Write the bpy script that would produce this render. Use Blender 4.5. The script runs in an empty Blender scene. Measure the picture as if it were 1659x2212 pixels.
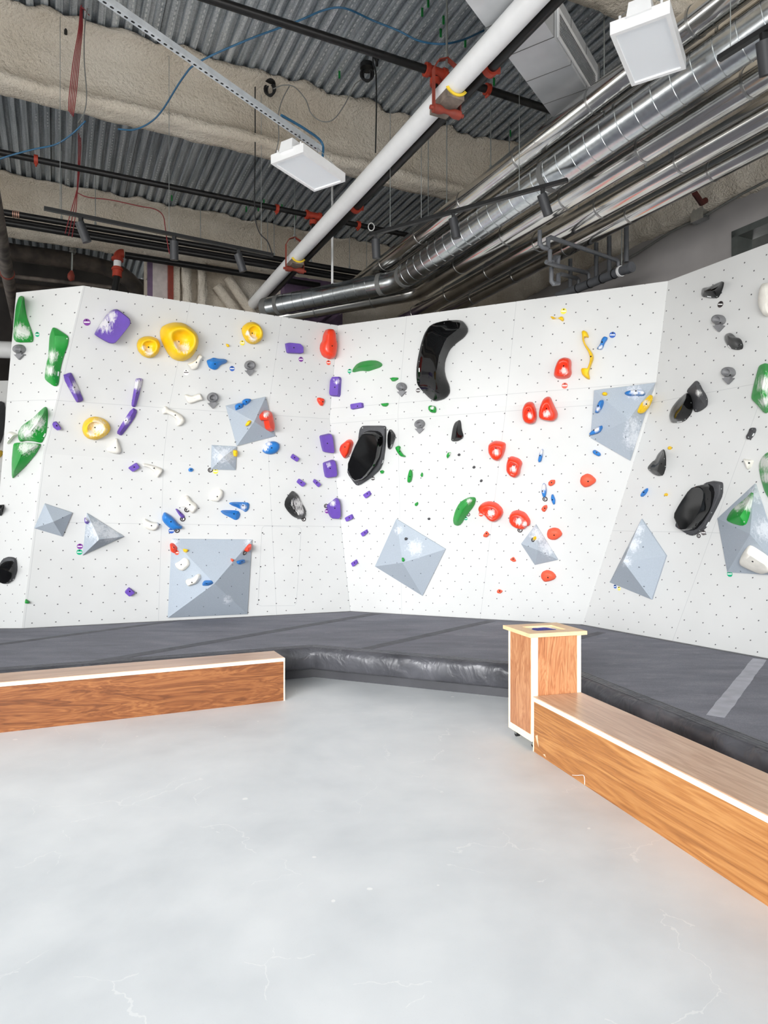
import bpy, bmesh, math, random
from mathutils import Vector, Matrix, noise
from mathutils.bvhtree import BVHTree

random.seed(7)
SC = bpy.context.scene
COL = SC.collection
# ------------------------------------------------------------------ camera model (metres)
F, CX, CY, EYE = 1475.0, 829.5, 1120.0, 1.55
CAM = Vector((0, 0, EYE))
MAT_Z = 0.31


def ray(x, y):
    return Vector(((x - CX) / F, 1.0, (CY - y) / F))


def at_y(x, y, d):                      # point at distance d in front of the eye
    return CAM + ray(x, y) * d


def at_z(x, y, z):                      # point on the horizontal plane z
    r = ray(x, y)
    return CAM + r * ((z - EYE) / r.z)


def to_px(p):
    return CX + F * p.x / p.y, CY - F * (p.z - EYE) / p.y


UA = Vector((-0.4335, 0.9012, 0.0))     # the building's two horizontal directions
UB = Vector((0.9012, 0.4335, 0.0))
DECK = 6.07


def ab(b, a, z):
    return UB * b + UA * a + Vector((0, 0, z))


def on_b(x, y, b):                      # point on the vertical plane UB.p = b
    r = ray(x, y)
    return CAM + r * (b / r.dot(UB))


def on_a(x, y, a):
    r = ray(x, y)
    return CAM + r * (a / r.dot(UA))


# ------------------------------------------------------------------ objects
def link(o, parent=None):
    COL.objects.link(o)
    if parent is not None:
        o.parent = parent
    return o


def tag(o, label=None, cat=None, group=None, kind=None):
    if label:
        o['label'] = label
    if cat:
        o['category'] = cat
    if group:
        o['group'] = group
    if kind:
        o['kind'] = kind
    return o


def thing(name, label, cat, loc=(0, 0, 0), rotz=0.0, group=None):
    o = bpy.data.objects.new(name, None)
    o.empty_display_size = 0.1
    link(o)
    o.location = loc
    o.rotation_euler = (0, 0, rotz)
    return tag(o, label, cat, group)


def mesh_obj(name, verts, faces, mat, parent=None, smooth=False, angle=None, loc=None):
    me = bpy.data.meshes.new(name)
    if loc is not None:
        verts = [Vector(v) - Vector(loc) for v in verts]
    me.from_pydata([tuple(v) for v in verts], [], faces)
    me.validate()
    bm = bmesh.new()
    bm.from_mesh(me)
    bmesh.ops.remove_doubles(bm, verts=bm.verts, dist=1e-5)
    bmesh.ops.recalc_face_normals(bm, faces=bm.faces)
    bm.to_mesh(me)
    bm.free()
    if smooth:
        me.polygons.foreach_set('use_smooth', [True] * len(me.polygons))
        if angle:
            me.set_sharp_from_angle(angle=math.radians(angle))
    if mat:
        me.materials.append(mat)
    o = bpy.data.objects.new(name, me)
    if loc is not None:
        o.location = loc
    return link(o, parent)


class MB:
    """collects shapes for ONE mesh"""

    def __init__(self):
        self.v, self.f = [], []

    def add(self, verts, faces):
        n = len(self.v)
        self.v += [Vector(p) for p in verts]
        self.f += [tuple(i + n for i in q) for q in faces]
        return self

    def hexa(self, p):                  # 8 corners: bottom loop then top loop
        return self.add(p, [(0, 3, 2, 1), (4, 5, 6, 7), (0, 1, 5, 4), (1, 2, 6, 5), (2, 3, 7, 6), (3, 0, 4, 7)])

    def box(self, x0, x1, y0, y1, z0, z1):
        return self.hexa([(x0, y0, z0), (x1, y0, z0), (x1, y1, z0), (x0, y1, z0),
                          (x0, y0, z1), (x1, y0, z1), (x1, y1, z1), (x0, y1, z1)])

    def obox(self, c, ax, ay, az, sx, sy, sz):
        c = Vector(c)
        ax, ay, az = Vector(ax) * sx / 2, Vector(ay) * sy / 2, Vector(az) * sz / 2
        return self.hexa([c - ax - ay - az, c + ax - ay - az, c + ax + ay - az, c - ax + ay - az,
                          c - ax - ay + az, c + ax - ay + az, c + ax + ay + az, c - ax + ay + az])

    def tube(self, pts, r, seg=14, caps=True, closed=False):
        pts = [Vector(p) for p in pts]
        n = len(pts)
        rs = r if isinstance(r, (list, tuple)) else [r] * n
        rings = []
        ref = None
        for i in range(n):
            if closed:
                t = (pts[(i + 1) % n] - pts[i - 1]).normalized()
            elif i == 0:
                t = (pts[1] - pts[0]).normalized()
            elif i == n - 1:
                t = (pts[-1] - pts[-2]).normalized()
            else:
                t = ((pts[i + 1] - pts[i]).normalized() + (pts[i] - pts[i - 1]).normalized()).normalized()
            if ref is None:
                ref = Vector((0, 0, 1)) if abs(t.z) < 0.9 else Vector((1, 0, 0))
            u = ref - t * ref.dot(t)
            if u.length < 1e-6:
                u = t.orthogonal()
            u.normalize()
            ref = u
            w = t.cross(u)
            k = 1.0
            if 0 < i < n - 1:
                c = max(-1, min(1, (pts[i + 1] - pts[i]).normalized().dot((pts[i] - pts[i - 1]).normalized())))
                k = 1.0 / max(0.6, math.sqrt((1 + c) / 2))
            rings.append([pts[i] + (u * math.cos(2 * math.pi * j / seg) + w * math.sin(2 * math.pi * j / seg)) * rs[i] * k
                          for j in range(seg)])
        b = len(self.v)
        for q in rings:
            self.v += q
        m = n if closed else n - 1
        for i in range(m):
            i2 = (i + 1) % n
            for j in range(seg):
                j2 = (j + 1) % seg
                self.f.append((b + i * seg + j, b + i * seg + j2, b + i2 * seg + j2, b + i2 * seg + j))
        if caps and not closed:
            self.f.append(tuple(b + j for j in range(seg - 1, -1, -1)))
            self.f.append(tuple(b + (n - 1) * seg + j for j in range(seg)))
        return self

    def prism(self, poly, axis):        # poly: 3-D loop, axis: extrusion vector
        n = len(poly)
        a = [Vector(p) for p in poly]
        c = [p + Vector(axis) for p in a]
        fs = [tuple(range(n - 1, -1, -1)), tuple(range(n, 2 * n))]
        fs += [(i, (i + 1) % n, n + (i + 1) % n, n + i) for i in range(n)]
        return self.add(a + c, fs)

    def build(self, name, mat, parent=None, smooth=False, angle=40, loc=None):
        return mesh_obj(name, self.v, self.f, mat, parent, smooth, angle if smooth else None, loc)


def bezier_path(pts, per=8):            # Catmull-Rom through pts
    pts = [Vector(p) for p in pts]
    if len(pts) < 3:
        return pts
    out = []
    q = [pts[0] * 2 - pts[1]] + pts + [pts[-1] * 2 - pts[-2]]
    for i in range(1, len(q) - 2):
        p0, p1, p2, p3 = q[i - 1], q[i], q[i + 1], q[i + 2]
        for k in range(per):
            t = k / per
            out.append(0.5 * ((2 * p1) + (p2 - p0) * t + (2 * p0 - 5 * p1 + 4 * p2 - p3) * t * t + (3 * p1 - p0 - 3 * p2 + p3) * t ** 3))
    out.append(pts[-1])
    return out


# ------------------------------------------------------------------ materials
def lin(c):
    f = lambda v: v / 12.92 if v <= 0.04045 else ((v + 0.055) / 1.055) ** 2.4
    return tuple(f(x / 255.0) for x in c[:3]) + (1.0,)


class NT:
    def __init__(self, name):
        self.m = bpy.data.materials.new(name)
        self.m.use_nodes = True
        self.t = self.m.node_tree
        self.bsdf = self.t.nodes['Principled BSDF']
        self.tc = None

    def node(self, kind, **kw):
        n = self.t.nodes.new(kind)
        for k, v in kw.items():
            setattr(n, k, v)
        return n

    def put(self, sock, v):
        if hasattr(v, 'is_output') or isinstance(v, bpy.types.NodeSocket):
            self.t.links.new(v, sock)
        else:
            sock.default_value = v

    def math(self, op, a, b=None, c=None, clamp=False):
        n = self.node('ShaderNodeMath', operation=op, use_clamp=clamp)
        self.put(n.inputs[0], a)
        if b is not None:
            self.put(n.inputs[1], b)
        if c is not None:
            self.put(n.inputs[2], c)
        return n.outputs[0]

    def coord(self, which='Object'):
        if self.tc is None:
            self.tc = self.node('ShaderNodeTexCoord')
        return self.tc.outputs[which]

    def mapping(self, vec, scale=(1, 1, 1), rot=(0, 0, 0), loc=(0, 0, 0)):
        n = self.node('ShaderNodeMapping')
        self.put(n.inputs['Vector'], vec)
        n.inputs['Scale'].default_value = scale
        n.inputs['Rotation'].default_value = rot
        n.inputs['Location'].default_value = loc
        return n.outputs[0]

    def noise(self, vec, scale, detail=3, rough=0.5, dist=0.0):
        n = self.node('ShaderNodeTexNoise')
        self.put(n.inputs['Vector'], vec)
        n.inputs['Scale'].default_value = scale
        n.inputs['Detail'].default_value = detail
        n.inputs['Roughness'].default_value = rough
        n.inputs['Distortion'].default_value = dist
        return n.outputs['Fac']

    def ramp(self, fac, stops, interp='LINEAR'):
        n = self.node('ShaderNodeValToRGB')
        n.color_ramp.interpolation = interp
        e = n.color_ramp.elements
        while len(e) < len(stops):
            e.new(0.5)
        for i, (p, c) in enumerate(stops):
            e[i].position = p
            e[i].color = c if len(c) == 4 else tuple(c) + (1,)
        self.put(n.inputs['Fac'], fac)
        return n.outputs['Color']

    def mix(self, fac, a, b):
        n = self.node('ShaderNodeMix', data_type='RGBA')
        self.put(n.inputs[0], fac)
        self.put(n.inputs[6], a)
        self.put(n.inputs[7], b)
        return n.outputs[2]

    def bump(self, h, strength=0.3, dist=0.01):
        n = self.node('ShaderNodeBump')
        n.inputs['Strength'].default_value = strength
        n.inputs['Distance'].default_value = dist
        self.put(n.inputs['Height'], h)
        self.t.links.new(n.outputs[0], self.bsdf.inputs['Normal'])

    def set(self, **kw):
        names = {'color': 'Base Color', 'rough': 'Roughness', 'metal': 'Metallic', 'coat': 'Coat Weight', 'coat_rough': 'Coat Roughness',
                 'spec': 'Specular IOR Level', 'emit': 'Emission Color', 'emit_s': 'Emission Strength', 'sheen': 'Sheen Weight'}
        for k, v in kw.items():
            self.put(self.bsdf.inputs[names[k]], v)
        return self.m


_plain = {}


def plain(name, rgb, rough=0.5, metal=0.0, var=0.06, scale=12.0, bump=0.0, **kw):
    if name in _plain:
        return _plain[name]
    n = NT(name)
    c = lin(rgb)
    f = n.noise(n.coord(), scale, 3)
    d = tuple(max(0, x * (1 - var * 2)) for x in c[:3]) + (1,)
    u = tuple(min(1, x * (1 + var * 2)) for x in c[:3]) + (1,)
    n.set(color=n.ramp(f, [(0.3, d), (0.7, u)]), rough=rough, metal=metal, **kw)
    if bump:
        n.bump(n.noise(n.coord(), scale * 6, 2), bump, 0.004)
    _plain[name] = n.m
    return n.m


def hold_mat(name, rgb, rough=0.45, speckle=0.0, coat=0.0, bump=0.12, spec=0.5):
    """moulded hold: plain colour, loose chalk dust where climbers grip it (attribute «chalk»)"""
    n = NT(name)
    c = lin(rgb)
    vec = n.coord()
    f = n.noise(vec, 9, 3)
    base = n.ramp(f, [(0.25, tuple(x * 0.88 for x in c[:3])), (0.75, tuple(min(1, x * 1.1) for x in c[:3]))])
    if speckle:
        sp = n.noise(vec, 320, 1)
        base = n.mix(n.math('MULTIPLY', n.math('GREATER_THAN', sp, 0.66), speckle), base, lin((150, 150, 155)))
    at = n.node('ShaderNodeAttribute', attribute_name='chalk')
    ch = n.noise(n.mapping(vec, (1, 1, 0.35), (0.3, 0.5, 0.2)), 48, 6, 0.7, 0.6)
    k = n.math('SUBTRACT', n.math('ADD', n.math('MULTIPLY', at.outputs['Fac'], 1.5), n.math('MULTIPLY', ch, 2.6)), 1.75)
    k = n.math('MULTIPLY', n.math('MULTIPLY', k, 1.6, clamp=True), n.math('GREATER_THAN', at.outputs['Fac'], 0.001))
    col = n.mix(n.math('MULTIPLY', k, 0.85), base, lin((243, 241, 238)))
    n.set(color=col, rough=n.math('ADD', rough, n.math('MULTIPLY', k, 0.35), clamp=True), coat=coat, coat_rough=0.05, spec=spec)
    if bump:
        n.bump(n.noise(vec, 130, 2), bump, 0.003)
    return n.m


def dots(n, u, v, pu, pv, r):
    """1 where (u, v) lies in a hole of a staggered grid"""
    out = None
    for ou, ov in ((0.0, 0.0), (0.5, 0.5)):
        x = n.math('MULTIPLY', n.math('SUBTRACT', n.math('FRACT', n.math('ADD', n.math('DIVIDE', u, pu), ou + 50)), 0.5), pu)
        y = n.math('MULTIPLY', n.math('SUBTRACT', n.math('FRACT', n.math('ADD', n.math('DIVIDE', v, pv), ov + 50)), 0.5), pv)
        d = n.math('LESS_THAN', n.math('ADD', n.math('MULTIPLY', x, x), n.math('MULTIPLY', y, y)), r * r)
        out = d if out is None else n.math('MAXIMUM', out, d)
    return out


def wall_mat(name, us=(), vs=(), off=(0, 0)):
    n = NT(name)
    uv = n.node('ShaderNodeSeparateXYZ')
    n.put(uv.inputs[0], n.coord('UV'))
    u = n.math('ADD', uv.outputs[0], off[0])
    v = n.math('ADD', uv.outputs[1], off[1])
    f = n.noise(n.coord('Object'), 1.6, 3)
    col = n.ramp(f, [(0.3, lin((207, 207, 205))), (0.7, lin((214, 214, 212)))])
    seam = None
    for s in us:
        d = n.math('LESS_THAN', n.math('ABSOLUTE', n.math('SUBTRACT', uv.outputs[0], s)), 0.0022)
        seam = d if seam is None else n.math('MAXIMUM', seam, d)
    for s in vs:
        d = n.math('LESS_THAN', n.math('ABSOLUTE', n.math('SUBTRACT', uv.outputs[1], s)), 0.0025)
        seam = d if seam is None else n.math('MAXIMUM', seam, d)
    if seam is not None:
        col = n.mix(n.math('MULTIPLY', seam, 0.5), col, lin((160, 162, 164)))
    col = n.mix(dots(n, u, v, 0.207, 0.207, 0.0069), col, lin((84, 84, 86)))
    n.set(color=col, rough=0.55)
    n.bump(n.noise(n.coord('Object'), 300, 2), 0.08, 0.002)
    return n.m


def volume_mat(name):
    n = NT(name)
    uv = n.node('ShaderNodeSeparateXYZ')
    n.put(uv.inputs[0], n.coord('UV'))
    vec = n.coord()
    col = n.ramp(n.noise(vec, 260, 2), [(0.3, lin((158, 167, 177))), (0.7, lin((177, 186, 196)))])
    col = n.mix(dots(n, uv.outputs[0], uv.outputs[1], 0.31, 0.27, 0.006), col, lin((90, 96, 104)))
    at = n.node('ShaderNodeAttribute', attribute_name='chalk')
    ch = n.noise(vec, 30, 7, 0.75, 0.8)
    k = n.math('SUBTRACT', n.math('ADD', n.math('MULTIPLY', at.outputs['Fac'], 1.4), n.math('MULTIPLY', ch, 3.2)), 2.15)
    k = n.math('MULTIPLY', n.math('MULTIPLY', k, 1.6, clamp=True), n.math('GREATER_THAN', at.outputs['Fac'], 0.001))
    n.set(color=n.mix(n.math('MULTIPLY', k, 0.6), col, lin((238, 240, 244))), rough=0.75)
    n.bump(n.noise(vec, 420, 2), 0.25, 0.002)
    return n.m


def foam_mat(name='sprayed_foam', a=(216, 204, 186), b=(244, 236, 222)):
    n = NT(name)
    vec = n.coord()
    f = n.noise(vec, 1.1, 4)
    g = n.noise(vec, 45, 4, 0.6)
    col = n.mix(n.math('MULTIPLY', g, 0.3), n.ramp(f, [(0.3, lin(a)), (0.7, lin(b))]), lin((150, 136, 116)))
    n.set(color=col, rough=0.95, spec=0.1)
    n.bump(n.math('ADD', g, n.noise(vec, 16, 3)), 0.9, 0.03)
    return n.m


def deck_mat(name):
    n = NT(name)
    sp = n.node('ShaderNodeSeparateXYZ')
    vec = n.coord()
    n.put(sp.inputs[0], vec)
    streak = n.noise(n.mapping(vec, (9, 0.25, 1)), 2.2, 4, 0.7)
    spang = n.noise(vec, 60, 2)
    f = n.math('ADD', n.math('MULTIPLY', streak, 0.75), n.math('MULTIPLY', spang, 0.25))
    col = n.ramp(f, [(0.3, lin((96, 104, 110))), (0.5, lin((172, 179, 184))), (0.72, lin((236, 240, 243)))])
    # rows of punched slots along the ribs
    fb = n.math('FRACT', n.math('ADD', n.math('DIVIDE', sp.outputs[0], 0.116), 50.0))
    fa = n.math('FRACT', n.math('ADD', n.math('DIVIDE', sp.outputs[1], 0.07), 50.0))
    s = n.math('MULTIPLY', n.math('LESS_THAN', n.math('ABSOLUTE', n.math('SUBTRACT', fb, 0.30)), 0.05), n.math('LESS_THAN', fa, 0.55))
    s = n.math('MULTIPLY', s, n.math('GREATER_THAN', n.math('ADD', n.noise(vec, 0.9, 2), n.math('MULTIPLY', sp.outputs[0], 0.06)), 0.57))
    col = n.mix(n.math('MULTIPLY', s, 0.8), col, lin((225, 228, 228)))
    lap = n.math('LESS_THAN', n.math('FRACT', n.math('ADD', n.math('DIVIDE', sp.outputs[0], 0.928), 50.06)), 0.012)
    col = n.mix(n.math('MULTIPLY', lap, 0.8), col, lin((40, 42, 44)))
    n.set(color=col, rough=n.math('ADD', n.math('MULTIPLY', spang, 0.3), 0.3), metal=0.4)
    return n.m


def concrete_mat(name):
    n = NT(name)
    vec = n.coord()
    f = n.noise(vec, 0.7, 5, 0.55, 0.4)
    g = n.noise(vec, 3.2, 4)
    m = n.math('ADD', n.math('MULTIPLY', f, 0.7), n.math('MULTIPLY', g, 0.3))
    col = n.ramp(m, [(0.32, lin((200, 204, 207))), (0.5, lin((217, 220, 222))), (0.68, lin((230, 232, 233)))])
    col = n.mix(n.math('MULTIPLY', n.math('GREATER_THAN', n.noise(vec, 240, 1), 0.72), 0.18), col, lin((168, 172, 175)))
    w = n.node('ShaderNodeTexVoronoi', feature='DISTANCE_TO_EDGE')
    dn = n.node('ShaderNodeTexNoise')
    n.put(dn.inputs['Vector'], vec)
    dn.inputs['Scale'].default_value = 3.0
    dn.inputs['Detail'].default_value = 6
    mv = n.node('ShaderNodeVectorMath', operation='MULTIPLY_ADD')
    n.put(mv.inputs[0], dn.outputs['Color'])
    mv.inputs[1].default_value = (0.5, 0.5, 0.0)
    n.put(mv.inputs[2], vec)
    n.put(w.inputs['Vector'], mv.outputs[0])
    w.inputs['Scale'].default_value = 1.5
    cr = n.math('MULTIPLY', n.math('LESS_THAN', w.outputs['Distance'], 0.0030), n.math('GREATER_THAN', n.noise(vec, 1.7, 3), 0.53))
    col = n.mix(n.math('MULTIPLY', cr, 0.35), col, lin((246, 246, 244)))
    chip = n.math('GREATER_THAN', n.noise(vec, 11, 1, 0.3), 0.80)
    col = n.mix(n.math('MULTIPLY', chip, 0.7), col, lin((246, 246, 244)))
    n.set(color=col, rough=n.math('ADD', n.math('MULTIPLY', g, 0.2), 0.33))
    return n.m


def wood_mat(name, dark, mid, light, axis=0, rough=0.32, stretch=0.55, swirl=1.6):
    """laminate with long flowing grain along local axis 0 = x, 1 = z"""
    n = NT(name)
    vec = n.coord()
    if axis == 0:
        a, b = n.mapping(vec, (stretch, 4.0, 4.0)), n.mapping(vec, (2.0, 40, 40))
    else:
        a, b = n.mapping(vec, (5.5, 5.5, 0.8)), n.mapping(vec, (45, 45, 2.2))
    f = n.noise(a, 2.4, 4, 0.55, swirl)
    wv = n.math('FRACT', n.math('MULTIPLY', f, 7.0))
    wv = n.math('ABSOLUTE', n.math('SUBTRACT', n.math('MULTIPLY', wv, 2.0), 1.0))
    fine = n.noise(b, 3.0, 3, 0.6)
    m = n.math('ADD', n.math('ADD', n.math('MULTIPLY', f, 0.45), n.math('MULTIPLY', wv, 0.22)), n.math('MULTIPLY', fine, 0.38))
    n.set(color=n.ramp(m, [(0.28, lin(dark)), (0.5, lin(mid)), (0.74, lin(light))]), rough=rough)
    return n.m


M = {}
M['concrete'] = concrete_mat('polished_concrete')
M['foam'] = foam_mat()
M['deck'] = deck_mat('galvanised_deck')
M['volume'] = volume_mat('sanded_grey_volume')
M['walnut'] = wood_mat('walnut_laminate', (88, 48, 25), (130, 78, 43), (164, 108, 64))
M['walnut_top'] = wood_mat('walnut_laminate_top', (176, 134, 104), (204, 164, 134), (222, 188, 160), rough=0.3, stretch=0.3, swirl=0.6)
M['walnut_v'] = wood_mat('walnut_laminate_upright', (142, 86, 54), (184, 124, 84), (212, 158, 114), axis=1)
M['ply'] = plain('pale_ply_edge', (247, 233, 208), 0.45, var=0.04)
M['purple'] = hold_mat('purple_hold', (104, 72, 172), 0.55, bump=0.25)
M['green'] = hold_mat('green_hold', (22, 150, 52), 0.4)
M['yellow'] = hold_mat('yellow_hold', (250, 200, 12), 0.42)
M['red'] = hold_mat('red_hold', (238, 62, 30), 0.33, coat=0.2)
M['coral'] = hold_mat('coral_red_hold', (238, 92, 62), 0.55)
M['blue'] = hold_mat('blue_hold', (38, 122, 200), 0.42)
M['white'] = hold_mat('cream_white_hold', (240, 236, 226), 0.6, bump=0.5)
M['black'] = hold_mat('gloss_black_hold', (14, 14, 15), 0.06, coat=0.0, bump=0.0, spec=0.35)
M['matte'] = hold_mat('speckled_black_hold', (62, 62, 65), 0.6, speckle=0.35)
M['grey'] = hold_mat('grey_hold', (126, 126, 128), 0.5)
M['bolt'] = plain('dark_bolt', (28, 28, 30), 0.4, 0.6)
M['sticker'] = plain('white_sticker', (245, 245, 245), 0.6, var=0.01)
M['tag_white'] = plain('tag_stripe', (244, 244, 242), 0.5, var=0.01)
for _n, _c in (('purple', (128, 52, 150)), ('green', (0, 168, 120)), ('blue', (36, 92, 180)), ('red', (236, 88, 64)),
               ('yellow', (246, 226, 80)), ('white', (236, 236, 234)), ('black', (54, 46, 46)), ('grey', (96, 88, 88))):
    M['tag_' + ('w' if _n == 'white' else _n)] = plain('tag_' + _n, _c, 0.5, var=0.02)
M['mat_top'] = None
M['vinyl'] = None
M['galv'] = plain('galvanised_steel', (198, 202, 204), 0.24, 1.0, var=0.05, scale=30)
M['alu'] = plain('aluminium_jacket', (206, 204, 200), 0.16, 1.0, var=0.05, scale=5)
M['alu_band'] = plain('jacket_band', (170, 170, 168), 0.3, 1.0)
M['tape'] = plain('dark_sealant_tape', (105, 105, 103), 0.6)
M['white_pvc'] = plain('white_jacket', (240, 240, 240), 0.4, var=0.01)
M['white_metal'] = plain('white_enamel', (240, 240, 240), 0.35, var=0.01)
M['black_pipe'] = plain('black_steel_pipe', (26, 25, 25), 0.38, 0.2, var=0.1)
M['black_metal'] = plain('black_track_metal', (17, 17, 18), 0.45, var=0.05)
M['charcoal'] = plain('charcoal_lamp_body', (40, 41, 44), 0.5)
M['rust'] = plain('red_oxide_paint', (140, 58, 44), 0.6, var=0.12)
M['orange'] = plain('orange_coupling', (170, 58, 38), 0.5, var=0.1)
M['rod'] = plain('zinc_rod', (176, 180, 178), 0.35, 0.8)
M['zinc_strut'] = plain('zinc_strut', (206, 211, 215), 0.4, 0.3)
M['pvc_grey'] = plain('grey_pvc', (92, 94, 98), 0.5)
M['old_pipe'] = plain('old_grey_pipe', (98, 90, 84), 0.7, var=0.3, scale=6)
M['dark_pipe'] = plain('dark_brown_pipe', (62, 54, 48), 0.8, var=0.3, scale=6)  # dark brown, mottled at random
M['cable_blue'] = plain('blue_cable', (40, 96, 132), 0.5)
M['cable_red'] = plain('red_wire', (138, 44, 48), 0.6)
M['cable_black'] = plain('black_cable', (24, 24, 25), 0.6)
M['cable_grey'] = plain('grey_cable', (116, 116, 112), 0.6)
M['green_clip'] = plain('green_clip', (16, 130, 56), 0.6)
M['block'] = plain('weathered_block', (128, 116, 106), 0.8, var=0.2)
M['block_yellow'] = plain('yellow_insulation', (240, 206, 60), 0.8)
M['grey_wall'] = plain('grey_painted_board', (158, 154, 152), 0.85, var=0.05, scale=2)
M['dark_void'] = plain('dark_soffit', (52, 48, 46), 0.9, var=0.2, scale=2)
M['gypsum'] = plain('pale_board', (198, 190, 186), 0.8)
M['lilac_board'] = plain('lilac_board', (112, 92, 118), 0.8)
M['frame_dark'] = plain('dark_green_grey_frame', (74, 78, 76), 0.5)
M['cream'] = plain('cream_duct', (206, 190, 172), 0.6)
M['blue_liner'] = plain('blue_bag', (44, 48, 150), 0.6, var=0.3, scale=60)
M['rubber'] = plain('black_rubber', (22, 22, 22), 0.6)

n = NT('charcoal_mat_carpet')
_v = n.coord()
_f = n.math('ADD', n.math('MULTIPLY', n.noise(n.mapping(_v, (1, 3, 1), (0, 0, 0.4)), 1.6, 5, 0.6), 0.6), n.math('MULTIPLY', n.noise(_v, 150, 2), 0.4))
_c = n.ramp(_f, [(0.3, lin((114, 114, 121))), (0.55, lin((134, 134, 142))), (0.75, lin((158, 158, 165)))])
_k = n.math('MULTIPLY', n.math('SUBTRACT', n.noise(n.mapping(_v, (1, 2.2, 1)), 4.2, 5, 0.7), 0.6, clamp=True), 2.2, clamp=True)
n.set(color=n.mix(_k, _c, lin((186, 185, 191))), rough=0.95, spec=0.1)
n.bump(n.noise(_v, 260, 2), 0.4, 0.004)
M['mat_top'] = n.m
n = NT('black_vinyl')
_v = n.coord()
_w = n.noise(n.mapping(_v, (1, 1, 0.6), (0.4, 0.5, 0.7)), 6, 3, 0.5, 0.9)
n.set(color=n.ramp(n.noise(_v, 3, 4), [(0.3, lin((56, 56, 60))), (0.7, lin((84, 84, 89)))]), rough=0.38)
n.bump(_w, 0.6, 0.045)
M['vinyl'] = n.m
M['vinyl_flat'] = plain('smooth_black_vinyl', (58, 58, 62), 0.4, var=0.08, scale=4)
n = NT('lamp_diffuser')
n.set(color=lin((224, 227, 230)), rough=0.5, emit=lin((236, 240, 246)), emit_s=0.10)
n.bump(n.noise(n.coord(), 200, 1), 0.05, 0.002)
M['diffuser'] = n.m
# ================================================================== the setting
SURF_V, SURF_F = [], []


def surf_add(verts, faces):
    b = len(SURF_V)
    SURF_V.extend([Vector(v) for v in verts])
    SURF_F.extend([tuple(i + b for i in f) for f in faces])


def climbing_wall(name, left, right, mat, label, nu=14, nv=8, thick=0.09):
    """board surface between two edge polylines (same number of points, bottom to top), with thickness and panel UVs in metres"""
    vs, uv, rows = [], [], []
    wid = sum((r - l).length for l, r in zip(left, right)) / len(left)
    vh = 0.0
    for k in range(len(left)):
        if k:
            vh0, vh = vh, vh + ((left[k] - left[k - 1]).length + (right[k] - right[k - 1]).length) / 2
            m = nv
        else:
            vh0, m = 0.0, 1
        for j in range(1, m + 1):
            t = j / m
            a = left[k - 1].lerp(left[k], t) if k else left[0]
            b = right[k - 1].lerp(right[k], t) if k else right[0]
            rows.append([(a.lerp(b, i / nu), (wid * i / nu, vh0 + (vh - vh0) * t)) for i in range(nu + 1)])
    nr = len(rows)
    front = [p for r in rows for p, _ in r]
    uvs = [q for r in rows for _, q in r]
    ff = [(r * (nu + 1) + i, r * (nu + 1) + i + 1, (r + 1) * (nu + 1) + i + 1, (r + 1) * (nu + 1) + i) for r in range(nr - 1) for i in range(nu)]
    surf_add(front, ff)
    nrm = (right[0] - left[0]).cross(left[-1] - left[0]).normalized()
    if nrm.y > 0:
        nrm = -nrm
    back = [p - nrm * thick for p in front]
    N = len(front)
    faces = list(ff) + [tuple(N + i for i in reversed(f)) for f in ff]
    loop = list(range(nu + 1)) + [r * (nu + 1) + nu for r in range(1, nr)] + \
        [(nr - 1) * (nu + 1) + i for i in range(nu - 1, -1, -1)] + [r * (nu + 1) for r in range(nr - 2, 0, -1)]
    for i in range(len(loop)):
        a, b = loop[i], loop[(i + 1) % len(loop)]
        faces.append((a, b, N + b, N + a))
    me = bpy.data.meshes.new(name)
    me.from_pydata([tuple(v) for v in front + back], [], faces)
    me.validate()
    lay = me.uv_layers.new(name='UVMap')
    alluv = uvs + [(-9.0, -9.0)] * N
    for lp in me.loops:
        lay.data[lp.index].uv = alluv[lp.vertex_index]
    me.materials.append(mat)
    me.polygons.foreach_set('use_smooth', [True] * len(me.polygons))
    me.update()
    me.set_sharp_from_angle(angle=math.radians(3))
    o = link(bpy.data.objects.new(name, me))
    return tag(o, label, kind='structure')


Pa, Pb, Pc, Pd = (at_z(x, y, MAT_Z + 0.004) for x, y in ((47, 1357), (757, 1320), (1259, 1349), (1659, 1422)))
Pz = at_z(-25, 1357, MAT_Z + 0.004)
e01 = [Pa, at_y(93, 980, 7.42), at_y(122, 865, 7.30), at_y(180, 617, 7.04)]
e0 = [Pz, at_y(5, 995, 7.55), at_y(14, 868, 7.44), at_y(35, 632, 7.25)]
_m = at_y(712, 905, 8.50)
e12 = [Pb, Pb.lerp(_m, 0.74), _m, at_y(730, 703, 8.49)]
e12b = [e12[0], e12[2], e12[3]]
e23 = [Pc, at_y(1414, 853, 6.98), at_y(1443, 607, 6.90)]


def off(p, deg, d):
    return p + Vector((math.cos(math.radians(deg)), math.sin(math.radians(deg)), 0)) * d


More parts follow.
